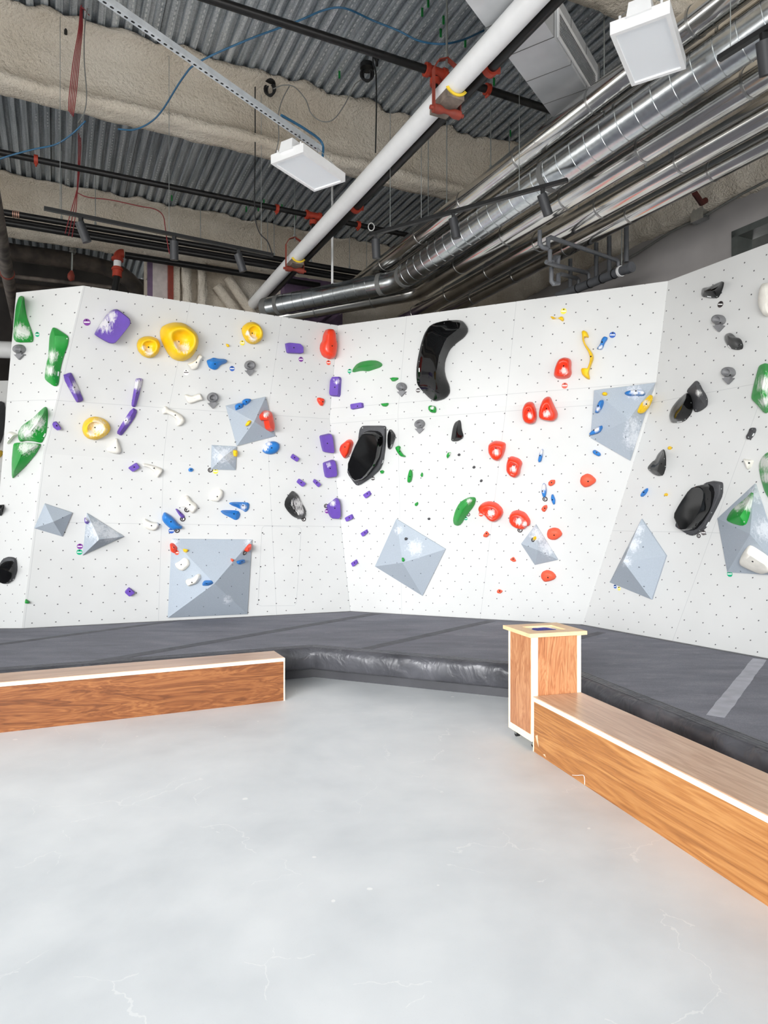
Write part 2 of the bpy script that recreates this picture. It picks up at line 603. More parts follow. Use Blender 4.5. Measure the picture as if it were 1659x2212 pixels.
e3 = [off(Pc, -60.8, 3.6), off(e23[1], -61.8, 3.6), off(e23[2], -63.2, 3.6)]
mid1 = (e01[1] - e01[0]).length + (e01[2] - e01[1]).length
mid1 = (mid1 + (e12[2] - e12[0]).length) / 2
mid2 = ((e12[2] - e12[0]).length + (e23[1] - e23[0]).length) / 2
w_top2 = ((e12b[2] - e12b[1]).length + (e23[2] - e23[1]).length) / 2
climbing_wall('wall_left_end', e0, e01, wall_mat('wall_end_paint', (), (mid1,), (0.05, 0.02)),
              'narrow bright white climbing wall face at the far end, edge on to the big wall', nu=5)
climbing_wall('wall_left', e01, e12, wall_mat('wall_left_paint', (0.02, 1.24, 2.46, 3.3), (1.2, mid1), (0.02, 0.05)),
              'white climbing wall panel covered in purple, yellow and white holds')
climbing_wall('wall_front', e12b, e23, wall_mat('wall_front_paint', (0.86, 2.08), (mid2 - 0.06, mid2 + 0.13), (0.1, 0.03)),
              'white climbing wall panel covered in red, green and black holds')
climbing_wall('wall_right', e23, e3, wall_mat('wall_right_paint', (1.22, 2.44), (1.2, mid2), (0.08, 0.06)),
              'white climbing wall panel turned towards the bench, mostly black holds')
# a further wall far behind, seen past the end
climbing_wall('wall_far', [Vector((-9.0, 9.7, 0.3)), Vector((-9.0, 9.6, 3.42))], [Vector((-4.7, 9.7, 0.3)), Vector((-4.7, 9.6, 3.5))],
              wall_mat('wall_far_paint', (), (1.9,)), 'distant white climbing wall glimpsed past the end of the big wall', nu=4)
BV = [None]


def rebuild_bvh():
    BV[0] = BVHTree.FromPolygons([tuple(v) for v in SURF_V], SURF_F)


rebuild_bvh()

# access hatch flush in the big wall
def hit(x, y):
    r = ray(x, y).normalized()
    loc, nrm, idx, d = BV[0].ray_cast(CAM, r)
    if loc is None:
        return None
    if nrm.dot(r) > 0:
        nrm = -nrm
    return loc, nrm


def plane_hit(x, y, p0, nrm):
    r = ray(x, y)
    d = r.dot(nrm)
    if abs(d) < 1e-6:
        return None
    return CAM + r * ((p0 - CAM).dot(nrm) / d)


_c = [(566, 1136), (651, 1138.5), (640, 1308), (557, 1309)]
_l0, _n0 = hit(604, 1220)
_q = [plane_hit(x, y, _l0, _n0) for x, y in _c]
_rnd = []
for i in range(4):
    p, a, b = _q[i], _q[i - 1], _q[(i + 1) % 4]
    p1, p2 = p + (a - p).normalized() * 0.05, p + (b - p).normalized() * 0.05
    for k in range(5):
        t = k / 4
        _rnd.append(p1.lerp(p, t).lerp(p.lerp(p2, t), t))
mb = MB()
mb.tube([p + _n0 * 0.001 for p in _rnd], 0.0014, 6, closed=True)
o = mb.build('trim_1', plain('hatch_gap', (176, 178, 180), 0.7), smooth=True)
tag(o, 'thin rounded outline of the access hatch in the white climbing wall', kind='structure')
mb = MB()
for x, y in ((567, 1151), (648, 1151), (563, 1224), (644, 1222), (559, 1296), (639, 1293)):
    p = plane_hit(x, y, _l0, _n0)
    t = bpy.data.objects.new('bolt', None)
    b = MB().tube([p, p + _n0 * 0.003], 0.008, 10).build('bolt', M['bolt'], o)

# floor, deck, room walls
NB0, NB1, NA0, NA1 = -8.5, 6.9, -4.0, 14.2
mb = MB()
mb.prism([ab(-8.6, -4.2, -0.2), ab(7, -4.2, -0.2), ab(7, 14.4, -0.2), ab(-8.6, 14.4, -0.2)], (0, 0, 0.2))
tag(mb.build('floor', M['concrete']), 'smooth pale grey polished concrete floor', kind='structure')


def deck():
    p = 0.116
    prof = [(0.0, 0.0), (0.058, 0.0), (0.066, 0.04), (0.108, 0.04)]
    xs = []
    b = math.floor(NB0 / p) * p
    while b < NB1:
        xs += [(b + u, w) for u, w in prof]
        b += p
    v, f = [], []
    for a in (NA0, NA1):
        for x, z in xs:
            v.append((x, a, z))
    n_ = len(xs)
    for i in range(n_ - 1):
        f.append((i, i + 1, n_ + i + 1, n_ + i))
    k = len(v)                           # roof slab above
    for a in (NA0, NA1):
        v += [(xs[0][0], a, 0.25), (xs[-1][0], a, 0.25)]
    f += [(k, k + 1, k + 3, k + 2), (0, n_, k + 2, k), (n_ - 1, k + 1, k + 3, 2 * n_ - 1)]
    f.append(tuple(range(n_)) + (k + 1, k))
    f.append(tuple(range(2 * n_ - 1, n_ - 1, -1)) + (k + 2, k + 3))
    o = mesh_obj('ceiling', v, f, M['deck'])
    o.location = (0, 0, DECK)
    o.rotation_euler = (0, 0, math.atan2(UB.y, UB.x))
    return tag(o, 'corrugated galvanised steel roof deck', kind='structure')


deck()


def foam_bar(name, sect, run, lo, hi, label, amp=0.018, step=0.06, kind_axis='b'):
    """foam-coated beam: a section (offset, z) swept along b (or a) and roughened"""
    n_ = int((hi - lo) / step)
    # densify the section
    dense = []
    for i in range(len(sect) - 1):
        (a0, z0), (a1, z1) = sect[i], sect[i + 1]
        m = max(1, int(math.hypot(a1 - a0, z1 - z0) / 0.06))
        dense += [(a0 + (a1 - a0) * k / m, z0 + (z1 - z0) * k / m) for k in range(m)]
    dense.append(sect[-1])
    v, f = [], []
    m = len(dense)
    for i in range(n_ + 1):
        s = lo + (hi - lo) * i / n_
        for j, (a, z) in enumerate(dense):
            p = ab(s, a, z) if kind_axis == 'b' else ab(a, s, z)
            q = Vector((noise.noise(p * 3.1), noise.noise(p * 3.1 + Vector((9, 4, 1))), noise.noise(p * 2.7 + Vector((3, 8, 5)))))
            r = Vector((noise.noise(p * 11), noise.noise(p * 11 + Vector((5, 2, 7))), noise.noise(p * 11 + Vector((1, 6, 3)))))
            k = 1.0
            d = q * amp + r * amp * 0.6
            if j == 0 or j == m - 1:     # ragged overspray edge on the deck
                d = (UA if kind_axis == 'b' else UB) * (noise.noise(p * 2.3) * 0.12 + noise.noise(p * 9) * 0.09)
            v.append(p + d * k)
    for i in range(n_):
        for j in range(m - 1):
            f.append((i * m + j, i * m + j + 1, (i + 1) * m + j + 1, (i + 1) * m + j))
        f.append((i * m + m - 1, i * m, (i + 1) * m, (i + 1) * m + m - 1))
    f.append(tuple(range(m)))
    f.append(tuple(n_ * m + j for j in range(m - 1, -1, -1)))
    return tag(mesh_obj(name, v, f, M['foam'], None, True), label, kind='structure')


def beam_section(a, z=5.4, skirt=0.25):
    return [(a - skirt, DECK - 0.012), (a - 0.02, DECK - 0.06), (a + 0.07, DECK - 0.16), (a + 0.08, z + 0.2), (a + 0.03, z + 0.10),
            (a - 0.02, z + 0.08), (a, z), (a + 0.25, z), (a + 0.27, z + 0.09), (a + 0.2, z + 0.2), (a + 0.2, DECK - 0.15), (a + 0.5, DECK - 0.012)]


foam_bar('trim_2', beam_section(3.72), 0, -6, 6.3, 'tan foam-sprayed roof beam nearest, glimpsed above the white lamp')
foam_bar('trim_3', beam_section(6.875, skirt=0.14), 0, -8.4, 6.2, 'broad tan foam-sprayed roof beam crossing under the deck')
foam_bar('trim_4', beam_section(10.40, skirt=0.25), 0, -8.4, 6.2, 'far tan foam-sprayed roof beam behind the black pipes')
foam_bar('trim_5', [(5.75, DECK - 0.012), (6.1, DECK - 0.1), (6.22, 5.6), (6.2, 5.1), (6.28, 4.9), (6.45, 4.86), (6.55, DECK - 0.012)], 0, -3, 10.6,
         'tan foam-sprayed edge beam along the top of the grey wall', kind_axis='a', amp=0.04)


# room walls: grey side wall with an opening, foam-coated rear wall
def side_wall():
    mb = MB()
    b0, b1 = 6.4, 6.6
    A0, A1, Z0, Z1 = 2.4, 4.86, 3.3, 4.55
    mb.prism([ab(b0, -4, 0), ab(b1, -4, 0), ab(b1, 10.8, 0), ab(b0, 10.8, 0)], (0, 0, Z0))
    mb.prism([ab(b0, -4, Z0), ab(b1, -4, Z0), ab(b1, A0, Z0), ab(b0, A0, Z0)], (0, 0, Z1 - Z0))
    mb.prism([ab(b0, A1, Z0), ab(b1, A1, Z0), ab(b1, 10.8, Z0), ab(b0, 10.8, Z0)], (0, 0, Z1 - Z0))
    mb.prism([ab(b0, -4, Z1), ab(b1, -4, Z1), ab(b1, 10.8, Z1), ab(b0, 10.8, Z1)], (0, 0, DECK - Z1))
    tag(mb.build('wall_room_right', M['grey_wall']), 'flat grey boarded room wall above the climbing wall', kind='structure')
    mb = MB()                            # dark frame of the opening
    for a0, a1, z0, z1 in ((A1 - 0.07, A1, Z0, Z1), (A0, A0 + 0.07, Z0, Z1), (A0, A1, Z1 - 0.07, Z1), (A0, A1, Z0, Z0 + 0.07)):
        mb.prism([ab(b0 - 0.03, a0, z0), ab(b1, a0, z0), ab(b1, a1, z0), ab(b0 - 0.03, a1, z0)], (0, 0, z1 - z0))
    o = mb.build('window_1', M['frame_dark'])
    tag(o, 'dark framed opening in the grey wall showing a cream duct', kind='structure')
    mb = MB()
    mb.prism([ab(b1 + 0.5, A0 - .3, Z0 - .3), ab(b1 + 0.55, A0 - .3, Z0 - .3), ab(b1 + 0.55, A1 + .3, Z0 - .3), ab(b1 + 0.5, A1 + .3, Z0 - .3)], (0, 0, 2))
    mb.build('recess', M['frame_dark'], o)
    mb = MB()
    pts = []
    for k in range(13):
        t = math.pi / 2 * k / 12
        pts.append(ab(b1 + 0.1, A1 - 0.28 - 0.5 + 0.5 * math.cos(t), Z1 - 0.12 - 0.5 + 0.5 * math.sin(t)))
    pts += [ab(b1 + 0.1, A0 - 0.2, Z1 - 0.1), ab(b1 + 0.1, A0 - 0.2, Z0 - 0.3), ab(b1 + 0.1, A1 - 0.28, Z0 - 0.3)]
    mb.prism(pts, UB * 0.3)
    tag(mb.build('air_duct', M['cream'], smooth=True, angle=30), 'cream round-cornered duct seen through the dark framed opening', 'duct')


side_wall()
mb = MB()
mb.prism([ab(1.2, 10.62, 0), ab(6.6, 10.62, 0), ab(6.6, 10.85, 0), ab(1.2, 10.85, 0)], (0, 0, 5.5))
mb.prism([ab(1.75, 10.851, 0), ab(1.9, 10.851, 0), ab(1.9, 13.59, 0), ab(1.75, 13.59, 0)], (0, 0, 5.5))
tag(mb.build('wall_room_back', M['foam']), 'tan foam-coated rear room wall under the far beam', kind='structure')
mb = MB()
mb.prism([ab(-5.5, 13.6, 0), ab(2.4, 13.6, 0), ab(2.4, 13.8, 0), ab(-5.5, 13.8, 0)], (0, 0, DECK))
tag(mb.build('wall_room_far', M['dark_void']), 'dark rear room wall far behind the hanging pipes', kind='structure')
# unseen wall added to trim daylight from the left: open band between sill and head
mb = MB()
mb.prism([ab(-8.6, -4, 0), ab(-8.4, -4, 0), ab(-8.4, 14, 0), ab(-8.6, 14, 0)], (0, 0, 0.9))
mb.prism([ab(-8.6, -4, 3.3), ab(-8.4, -4, 3.3), ab(-8.4, 14, 3.3), ab(-8.6, 14, 3.3)], (0, 0, DECK - 3.35))
tag(mb.build('wall_added_left', plain('unseen_wall_white', (228, 226, 222), 0.8, var=0.02)), 'unseen white wall with an open band, added to cut side daylight', kind='structure')
# foam columns and boards on the rear wall
def on_back(x, y, a=10.6):
    return on_a(x, y, a)


def col(name, x0, x1, y_top, mat, label, depth=0.14, z0=3.2, a=10.61):
    p, q = on_back(x0, y_top, a), on_back(x1, y_top, a)
    mb = MB()
    b0, b1, zt = p.dot(UB), q.dot(UB), (p.z + q.z) / 2
    mb.prism([ab(b0, a - depth, z0), ab(b1, a - depth, z0), ab(b1, a, z0), ab(b0, a, z0)], (0, 0, zt - z0))
    return tag(mb.build(name, mat), label, kind='structure')


foam_bar('trim_7', [(on_back(392, 500).dot(UB), 5.55), (on_back(392, 500).dot(UB), 3.1), (on_back(410, 500).dot(UB), 3.1), (on_back(410, 500).dot(UB), 5.55)],
         0, 10.44, 10.64, 'foam-coated column standing at the rear wall, thinner', kind_axis='a', amp=0.02)
foam_bar('trim_8', [(on_back(424, 500).dot(UB), 5.55), (on_back(424, 500).dot(UB), 3.1), (on_back(442, 500).dot(UB), 3.1), (on_back(442, 500).dot(UB), 5.55)],
         0, 10.40, 10.64, 'foam-coated column standing at the rear wall beside the thinner one', kind_axis='a', amp=0.03)
col('trim_9', 329, 362, 566, M['gypsum'], 'pale board standing between dark boards at the rear wall', 0.05)
col('trim_10', 361, 372, 562, M['rust'], 'red oxide steel column at the rear wall', 0.12)
col('trim_11', 372, 386, 545, M['foam'], 'foam-edged jamb beside the red steel column', 0.1)
col('trim_12', 318, 329, 566, M['lilac_board'], 'lilac board strip beside the pale board', 0.04)
col('trim_13', 612, 722, 600, M['rust'], 'dark red steel lintel above the lilac board', 0.16)
col('trim_14', 606, 730, 609, M['lilac_board'], 'lilac board under the dark red lintel', 0.2)
col('trim_15', 1290, 1330, 565, plain('olive_board', (140, 128, 40), 0.8), 'olive yellow board patch beside the grey wall', 0.1)

for k, (x0, y0, x1, y1) in enumerate(((492, 600, 552, 690), (468, 618, 522, 690))):
    tag(MB().tube([on_back(x0, y0, 10.55), on_back(x1, y1, 10.55)], 0.085, 10).build('trim_%d' % (16 + k), M['foam'], None, True),
        'foam-coated diagonal brace at the rear wall, ' + ('upper' if k == 0 else 'lower'), kind='structure')

# ================================================================== crash mat
FR = [Vector((-7.0, 3.957, 0)), Vector((-0.688, 6.53, 0)), Vector((1.43, 5.61, 0)), Vector((2.80, 0.85, 0))]


def offset_line(pts, d):
    """polyline moved towards the wall side by d"""
    out = []
    ns = []
    for i in range(len(pts) - 1):
        t = (pts[i + 1] - pts[i]).normalized()
        ns.append(Vector((-t.y, t.x, 0)))
    for i, p in enumerate(pts):
        if i == 0:
            m = ns[0]
        elif i == len(pts) - 1:
            m = ns[-1]
        else:
            m = ns[i - 1] + ns[i]
            m = m / max(0.3, m.dot(ns[i]))
        out.append(p + m * d)
    return out


mat_t = thing('crash_mat', 'long charcoal grey padded landing mat lying along the foot of the climbing walls', 'mat', (0, 0, 0))
_in = offset_line(FR, 0.13)
_wl = [Vector((4.6, 0.85, 0)), off(Pc, -60.8, 3.6) , Pc, Pb, Pa, Pz, Vector((-7.0, 7.72, 0))]
mb = MB()
mb.prism([Vector((p.x, p.y, 0.12)) for p in _in + _wl], (0, 0, MAT_Z - 0.12))
mb.build('carpet_top', M['mat_top'], mat_t)


def sweep_front(prof, name, mat, wrinkle, step=0.035):
    path = []
    for i in range(len(FR) - 1):
        n_ = max(2, int((FR[i + 1] - FR[i]).length / step))
        for k in range(n_ + (1 if i == len(FR) - 2 else 0)):
            path.append((i, k / n_))
    offs = {d: offset_line(FR, d) for d, _ in prof}
    v, f, m = [], [], len(prof)
    for i, t in path:
        for d, z in prof:
            q = offs[d]
            p = q[i].lerp(q[i + 1], t)
            p = Vector((p.x, p.y, z))
            tn = (FR[i + 1] - FR[i]).normalized()
            nr = Vector((tn.y, -tn.x, 0))
            s = p.dot(tn)
            if wrinkle and 0.1 < z < 0.312:
                w = noise.noise(Vector((s * 5 + z * 9, z * 4, i * 7.1))) * 0.017 + noise.noise(Vector((s * 13 - z * 22, z * 9, 3.3 + i))) * 0.010
                p = p + nr * w + Vector((0, 0, w * 0.35))
            v.append(p)
    for i in range(len(path) - 1):
        for j in range(m - 1):
            f.append((i * m + j, i * m + j + 1, (i + 1) * m + j + 1, (i + 1) * m + j))
        f.append((i * m + m - 1, i * m, (i + 1) * m, (i + 1) * m + m - 1))
    f.append(tuple(range(m)))
    f.append(tuple((len(path) - 1) * m + j for j in range(m)))
    return mesh_obj(name, v, f, mat, mat_t, True, 60)


sweep_front([(0.155, 0.306), (0.15, 0.3135), (0.10, 0.314), (0.05, 0.313), (0.02, 0.300), (0.003, 0.278), (-0.006, 0.245), (-0.008, 0.205),
             (-0.002, 0.165), (0.008, 0.125), (0.022, 0.105), (0.08, 0.10), (0.15, 0.105)], 'padded_edge', M['vinyl'], True)
sweep_front([(0.135, 0.0), (0.135, 0.105), (0.17, 0.105), (0.17, 0.0)], 'kick_base', M['vinyl_flat'], False, 0.3)
mb = MB()                                # stitched band along the padded edge
for d in (0.045, 0.075, 0.105, 0.135):
    q = offset_line(FR, d)
    mb.tube([Vector((p.x, p.y, 0.3142)) for p in q], 0.0018, 5)
mb.build('stitching', plain('stitch_thread', (84, 84, 88), 0.7), mat_t)


def strip(name, a, b, w, mat, parent, z=MAT_Z):
    a, b = at_z(a[0], a[1], z), at_z(b[0], b[1], z)
    t = (b - a).normalized()
    s = Vector((-t.y, t.x, 0)) * w / 2
    mb = MB()
    n_ = 24
    for k in range(n_):                  # slightly wavy tape
        p, q = a.lerp(b, k / n_), a.lerp(b, (k + 1) / n_)
        w0 = s * (1 + 0.15 * noise.noise(p * 6)); w1 = s * (1 + 0.15 * noise.noise(q * 6))
        mb.add([p - w0 + Vector((0, 0, .0003)), q - w1 + Vector((0, 0, .0003)), q + w1 + Vector((0, 0, .0003)), p + w0 + Vector((0, 0, .0003)),
                p - w0 + Vector((0, 0, .002)), q - w1 + Vector((0, 0, .002)), q + w1 + Vector((0, 0, .002)), p + w0 + Vector((0, 0, .002))],
               [(0, 3, 2, 1), (4, 5, 6, 7), (0, 1, 5, 4), (2, 3, 7, 6)])
    return mb.build(name, mat, parent)


M['seam'] = plain('dark_seam_tape', (92, 92, 98), 0.85, var=0.1)
M['seam_light'] = plain('worn_seam_tape', (176, 176, 184), 0.8, var=0.06, scale=9)
strip('seam_strip', (-60, 1400), (392, 1339.5), 0.10, M['seam'], mat_t)
strip('seam_strip', (190, 1433), (822, 1324), 0.13, M['seam'], mat_t)
strip('seam_strip', (790, 1402), (1062, 1341), 0.12, M['seam'], mat_t)
strip('seam_strip', (1180, 1395), (1300, 1366), 0.10, M['seam'], mat_t)
strip('seam_strip', (1545, 1548), (1641, 1424), 0.11, M['seam_light'], mat_t)
mb = MB()                                # dark gap strip at the foot of the walls
for a, b in ((Pz, Pa), (Pa, Pb), (Pb, Pc), (Pc, off(Pc, -60.8, 3.6))):
    t = (b - a).normalized()
    s = Vector((t.y, -t.x, 0))
    mb.obox((a + b) / 2 + s * 0.02 - Vector((0, 0, 0.0022)), t, s, (0, 0, 1), (b - a).length, 0.045, 0.002)
mb.build('wall_flap', M['vinyl'], mat_t)

# ================================================================== benches and chalk box
def frame_dir(d):
    return math.atan2(d.y, d.x)


def bench(name, label, corner, ang, length, depth, height, flip, top_mat, front_mat):
    """local x runs along the bench from the visible end, local y from the front into the depth (mirrored by flip)"""
    t = thing(name, label, 'bench', corner, ang, 'long wooden benches')
    s = -1 if flip else 1
    e = 0.032

    def bx(x0, x1, y0, y1, z0, z1):
        m_ = MB()
        ya, yb = sorted((s * y0, s * y1))
        return m_.box(x0, x1, ya, yb, z0, z1)

    bx(0.006, length, 0.004, depth - 0.004, height - 0.004, height).build('seat_top', top_mat, t)
    mb = bx(0.0, length + 0.002, 0.0, depth, height - e, height - 0.0042)
    tag(mb.build('ply_edge', M['ply'], t), 'pale plywood edge under the seat')
    bx(0.012, length, 0.004, 0.022, 0.0, height - e - 0.0005).build('front_panel', front_mat, t)
    bx(0.0, 0.0115, 0.003, depth - 0.003, 0.0, height - e - 0.0005).build('end_panel', M['ply'], t)
    bx(length - 0.0115, length, 0.0225, depth - 0.0225, 0.0, height - e - 0.0005).build('end_panel', M['ply'], t)
    bx(0.012, length, depth - 0.022, depth - 0.004, 0.0, height - e - 0.0005).build('back_panel', front_mat, t)
    return t


_dl = Vector((-0.910, -0.415, 0))
bench('bench', 'long dark walnut bench with pale edge on the floor, end facing the open concrete', (-0.843, 5.815, 0), frame_dir(_dl), 4.2, 0.335, 0.366, True,
      M['walnut_top'], M['walnut'])
_dr = Vector((0.284, -0.959, 0))
M['walnut_lit'] = wood_mat('walnut_laminate_lit', (136, 84, 42), (178, 118, 62), (204, 148, 88), stretch=0.22, swirl=0.7)  # same walnut, the stronger light on this bench put into the colour
br = bench('bench', 'long walnut bench with brighter light put in its colour, butted against the chalk box', (0.990, 4.552, 0), frame_dir(_dr), 2.9, 0.37, 0.366, False,
           M['walnut_top'], M['walnut_lit'])
for poly in ([(0.03, 0.11), (0.052, 0.075), (0.075, 0.05), (0.06, 0.125)], [(0.13, 0.02), (0.17, 0.012), (0.155, 0.03)]):
    tag(MB().prism([(x, 0.0035, z) for x, z in poly], (0, 0.001, 0)).build('scuff', plain('pale_scuff', (224, 190, 160), 0.7), br), 'pale chipped scuff on the bench front')
mb = MB()
mb.tube(bezier_path([(0.48, 0.002, 0.012), (0.53, 0.002, 0.028), (0.585, 0.002, 0.05), (0.605, 0.002, 0.05), (0.612, 0.002, 0.02), (0.612, 0.002, 0.004)], 5), 0.0016, 6)
mb.build('loose_thread', M['sticker'], br)

bt = thing('chalk_box', 'tall square walnut and ply box with a chalk opening in its lid', 'chalk stand',
           (0.985, 4.566, 0), frame_dir(Vector((0.959, 0.284, 0))))
W, D, HB = 0.386, 0.345, 0.757          # local x = width (front face), local y = depth away from the bench
mb = MB().box(0.004, W - 0.004, 0.004, D - 0.004, 0.055, HB)
mb.build('carcass', M['ply'], bt)
for (x0, x1, y0, y1, z0, z1) in ((0.052, W - 0.04, -0.002, 0.010, 0.10, HB - 0.002), (0.052, W - 0.04, D - 0.01, D + 0.002, 0.10, HB - 0.002),
                                 (-0.002, 0.010, 0.012, D - 0.045, 0.105, HB - 0.002), (W - 0.01, W + 0.002, 0.03, D - 0.03, 0.105, HB - 0.002)):
    MB().box(x0, x1, y0, y1, z0, z1).build('side_panel', M['walnut_v'], bt)
M['ply_lid'] = plain('lid_ply', (248, 206, 158), 0.42, var=0.05)
o_, i_ = 0.025, 0.075
mb = MB()
X0, X1, Y0, Y1 = -o_, W + o_, -o_, D + o_
A0, A1, B0, B1 = i_, W - i_, i_, D - i_
mb.box(X0, X1, Y0, B0, HB, HB + 0.026).box(X0, X1, B1, Y1, HB, HB + 0.026).box(X0, A0, B0, B1, HB, HB + 0.026).box(A1, X1, B0, B1, HB, HB + 0.026)
mb.build('lid', M['ply_lid'], bt)
cx_, cy_, rr = (A0 + A1) / 2, (B0 + B1) / 2, 0.085
v, f = [], []
N_ = 40
for k in range(N_):
    t = 2 * math.pi * k / N_
    c, s = math.cos(t), math.sin(t)
    q = min((A1 - A0) / 2 / max(abs(c), 1e-6), (B1 - B0) / 2 / max(abs(s), 1e-6))
    v += [(cx_ + c * q, cy_ + s * q, HB + 0.016), (cx_ + c * rr, cy_ + s * rr, HB + 0.016), (cx_ + c * rr, cy_ + s * rr, HB + 0.0005), (cx_ + c * q, cy_ + s * q, HB + 0.0005)]
for k in range(N_):
    a, b = k * 4, ((k + 1) % N_) * 4
    f += [(a, b, b + 1, a + 1), (a + 1, b + 1, b + 2, a + 2), (a + 2, b + 2, b + 3, a + 3)]
mesh_obj('lid_insert', v, f, M['ply'], bt)
v, f = [], []
for r_, z_ in ((0.084, 0.015), (0.078, 0.013), (0.05, 0.010), (0.0, 0.009)):
    for k in range(24):
        t = 2 * math.pi * k / 24
        v.append((cx_ + r_ * math.cos(t), cy_ + r_ * math.sin(t), HB + z_ + 0.0015 * math.sin(k * 5)))
for i in range(3):
    for k in range(24):
        f.append((i * 24 + k, i * 24 + (k + 1) % 24, (i + 1) * 24 + (k + 1) % 24, (i + 1) * 24 + k))
tag(mesh_obj('chalk_bag', v, f, M['blue_liner'], bt, True), 'blue chalk bag liner in the lid hole')
for x, y in ((0.05, 0.05), (W - 0.05, 0.05), (0.05, D - 0.05), (W - 0.05, D - 0.05)):
    w = MB().tube([(x - 0.012, y, 0.024), (x + 0.012, y, 0.024)], 0.024, 18).build('caster', M['rubber'], bt, True)
    mb = MB().box(x - 0.018, x - 0.013, y - 0.012, y + 0.012, 0.02, 0.055).box(x + 0.013, x + 0.018, y - 0.012, y + 0.012, 0.02, 0.055).box(x - 0.02, x + 0.02, y - 0.02, y + 0.02, 0.05, 0.055)
    mb.build('caster_fork', M['rod'], w)
# ================================================================== volumes, holds and tags on the walls
CROP = {'A': (0, 600, 400 / 1659), 'B': (380, 640, 400 / 1659), 'C': (0, 980, 400 / 1659), 'D': (300, 980, 480 / 1659), 'E': (680, 660, 400 / 1659),
        'F': (1000, 640, 440 / 1659), 'G': (700, 960, 440 / 1659), 'H': (1000, 960, 460 / 1659), 'I': (1340, 560, 319 / 1659), 'J': (1300, 940, 359 / 1588),
        'P': (0, 0, 1.0)}


def cp(c, pts):
    ox, oy, s = CROP[c]
    return [(ox + x * s, oy + y * s) for x, y in pts]


def chaikin(pts, n, c=0.25):
    for _ in range(n):
        out = []
        for i in range(len(pts)):
            a, b = pts[i], pts[(i + 1) % len(pts)]
            out += [(a[0] * (1 - c) + b[0] * c, a[1] * (1 - c) + b[1] * c), (a[0] * c + b[0] * (1 - c), a[1] * c + b[1] * (1 - c))]
        pts = out
    return pts


def resample(pts, step):
    out = []
    for i in range(len(pts)):
        a, b = pts[i], pts[(i + 1) % len(pts)]
        d = math.hypot(b[0] - a[0], b[1] - a[1])
        m = max(1, int(d / step))
        out += [(a[0] + (b[0] - a[0]) * k / m, a[1] + (b[1] - a[1]) * k / m) for k in range(m)]
    return out


def near_on(poly, p):
    if len(poly) == 1:
        return poly[0]
    best, bd = None, 1e9
    for a, b in zip(poly, poly[1:]):
        ab_ = b - a
        t = max(0, min(1, (p - a).dot(ab_) / max(ab_.dot(ab_), 1e-12)))
        q = a + ab_ * t
        d = (q - p).length
        if d < bd:
            best, bd = q, d
    return best


PROFILE = {                              # (share of the way to the ridge, share of the height)
    'dome': [(0, 0), (0.015, .22), (0.06, .42), (0.14, .60), (0.28, .78), (0.45, .90), (0.7, .98), (1, 1)],
    'facet': [(0, 0), (0.0, .12), (0.03, .17), (0.3, .40), (0.6, .66), (0.85, .90), (1, 1)],
    'slab': [(0, 0), (0.02, .75), (0.06, .90), (0.14, 1), (0.5, 1.02), (1, 1.0)],
    'block': [(0, 0), (0.01, .70), (0.03, .88), (0.07, 1), (0.6, 1.0), (1, 1)],
    'face': [(0, 0), (0.02, .45), (0.05, .80), (0.09, .96), (0.13, 1), (0.6, 1), (1, 1)],
    'bowl': [(0, 0), (0.02, .25), (0.12, .60), (0.25, .88), (0.33, .98), (0.38, 1), (0.44, .97), (0.50, .86), (0.60, .62), (0.75, .46), (1, .40)],
    'pocket': [(0, 0), (0.015, .30), (0.07, .58), (0.18, .84), (0.30, .98), (0.38, 1), (0.48, .90), (0.60, .66), (0.75, .52), (0.88, .56), (1, .62)],
    'plate': [(0, 0), (0.01, .8), (0.04, 1), (1, 1)],
}


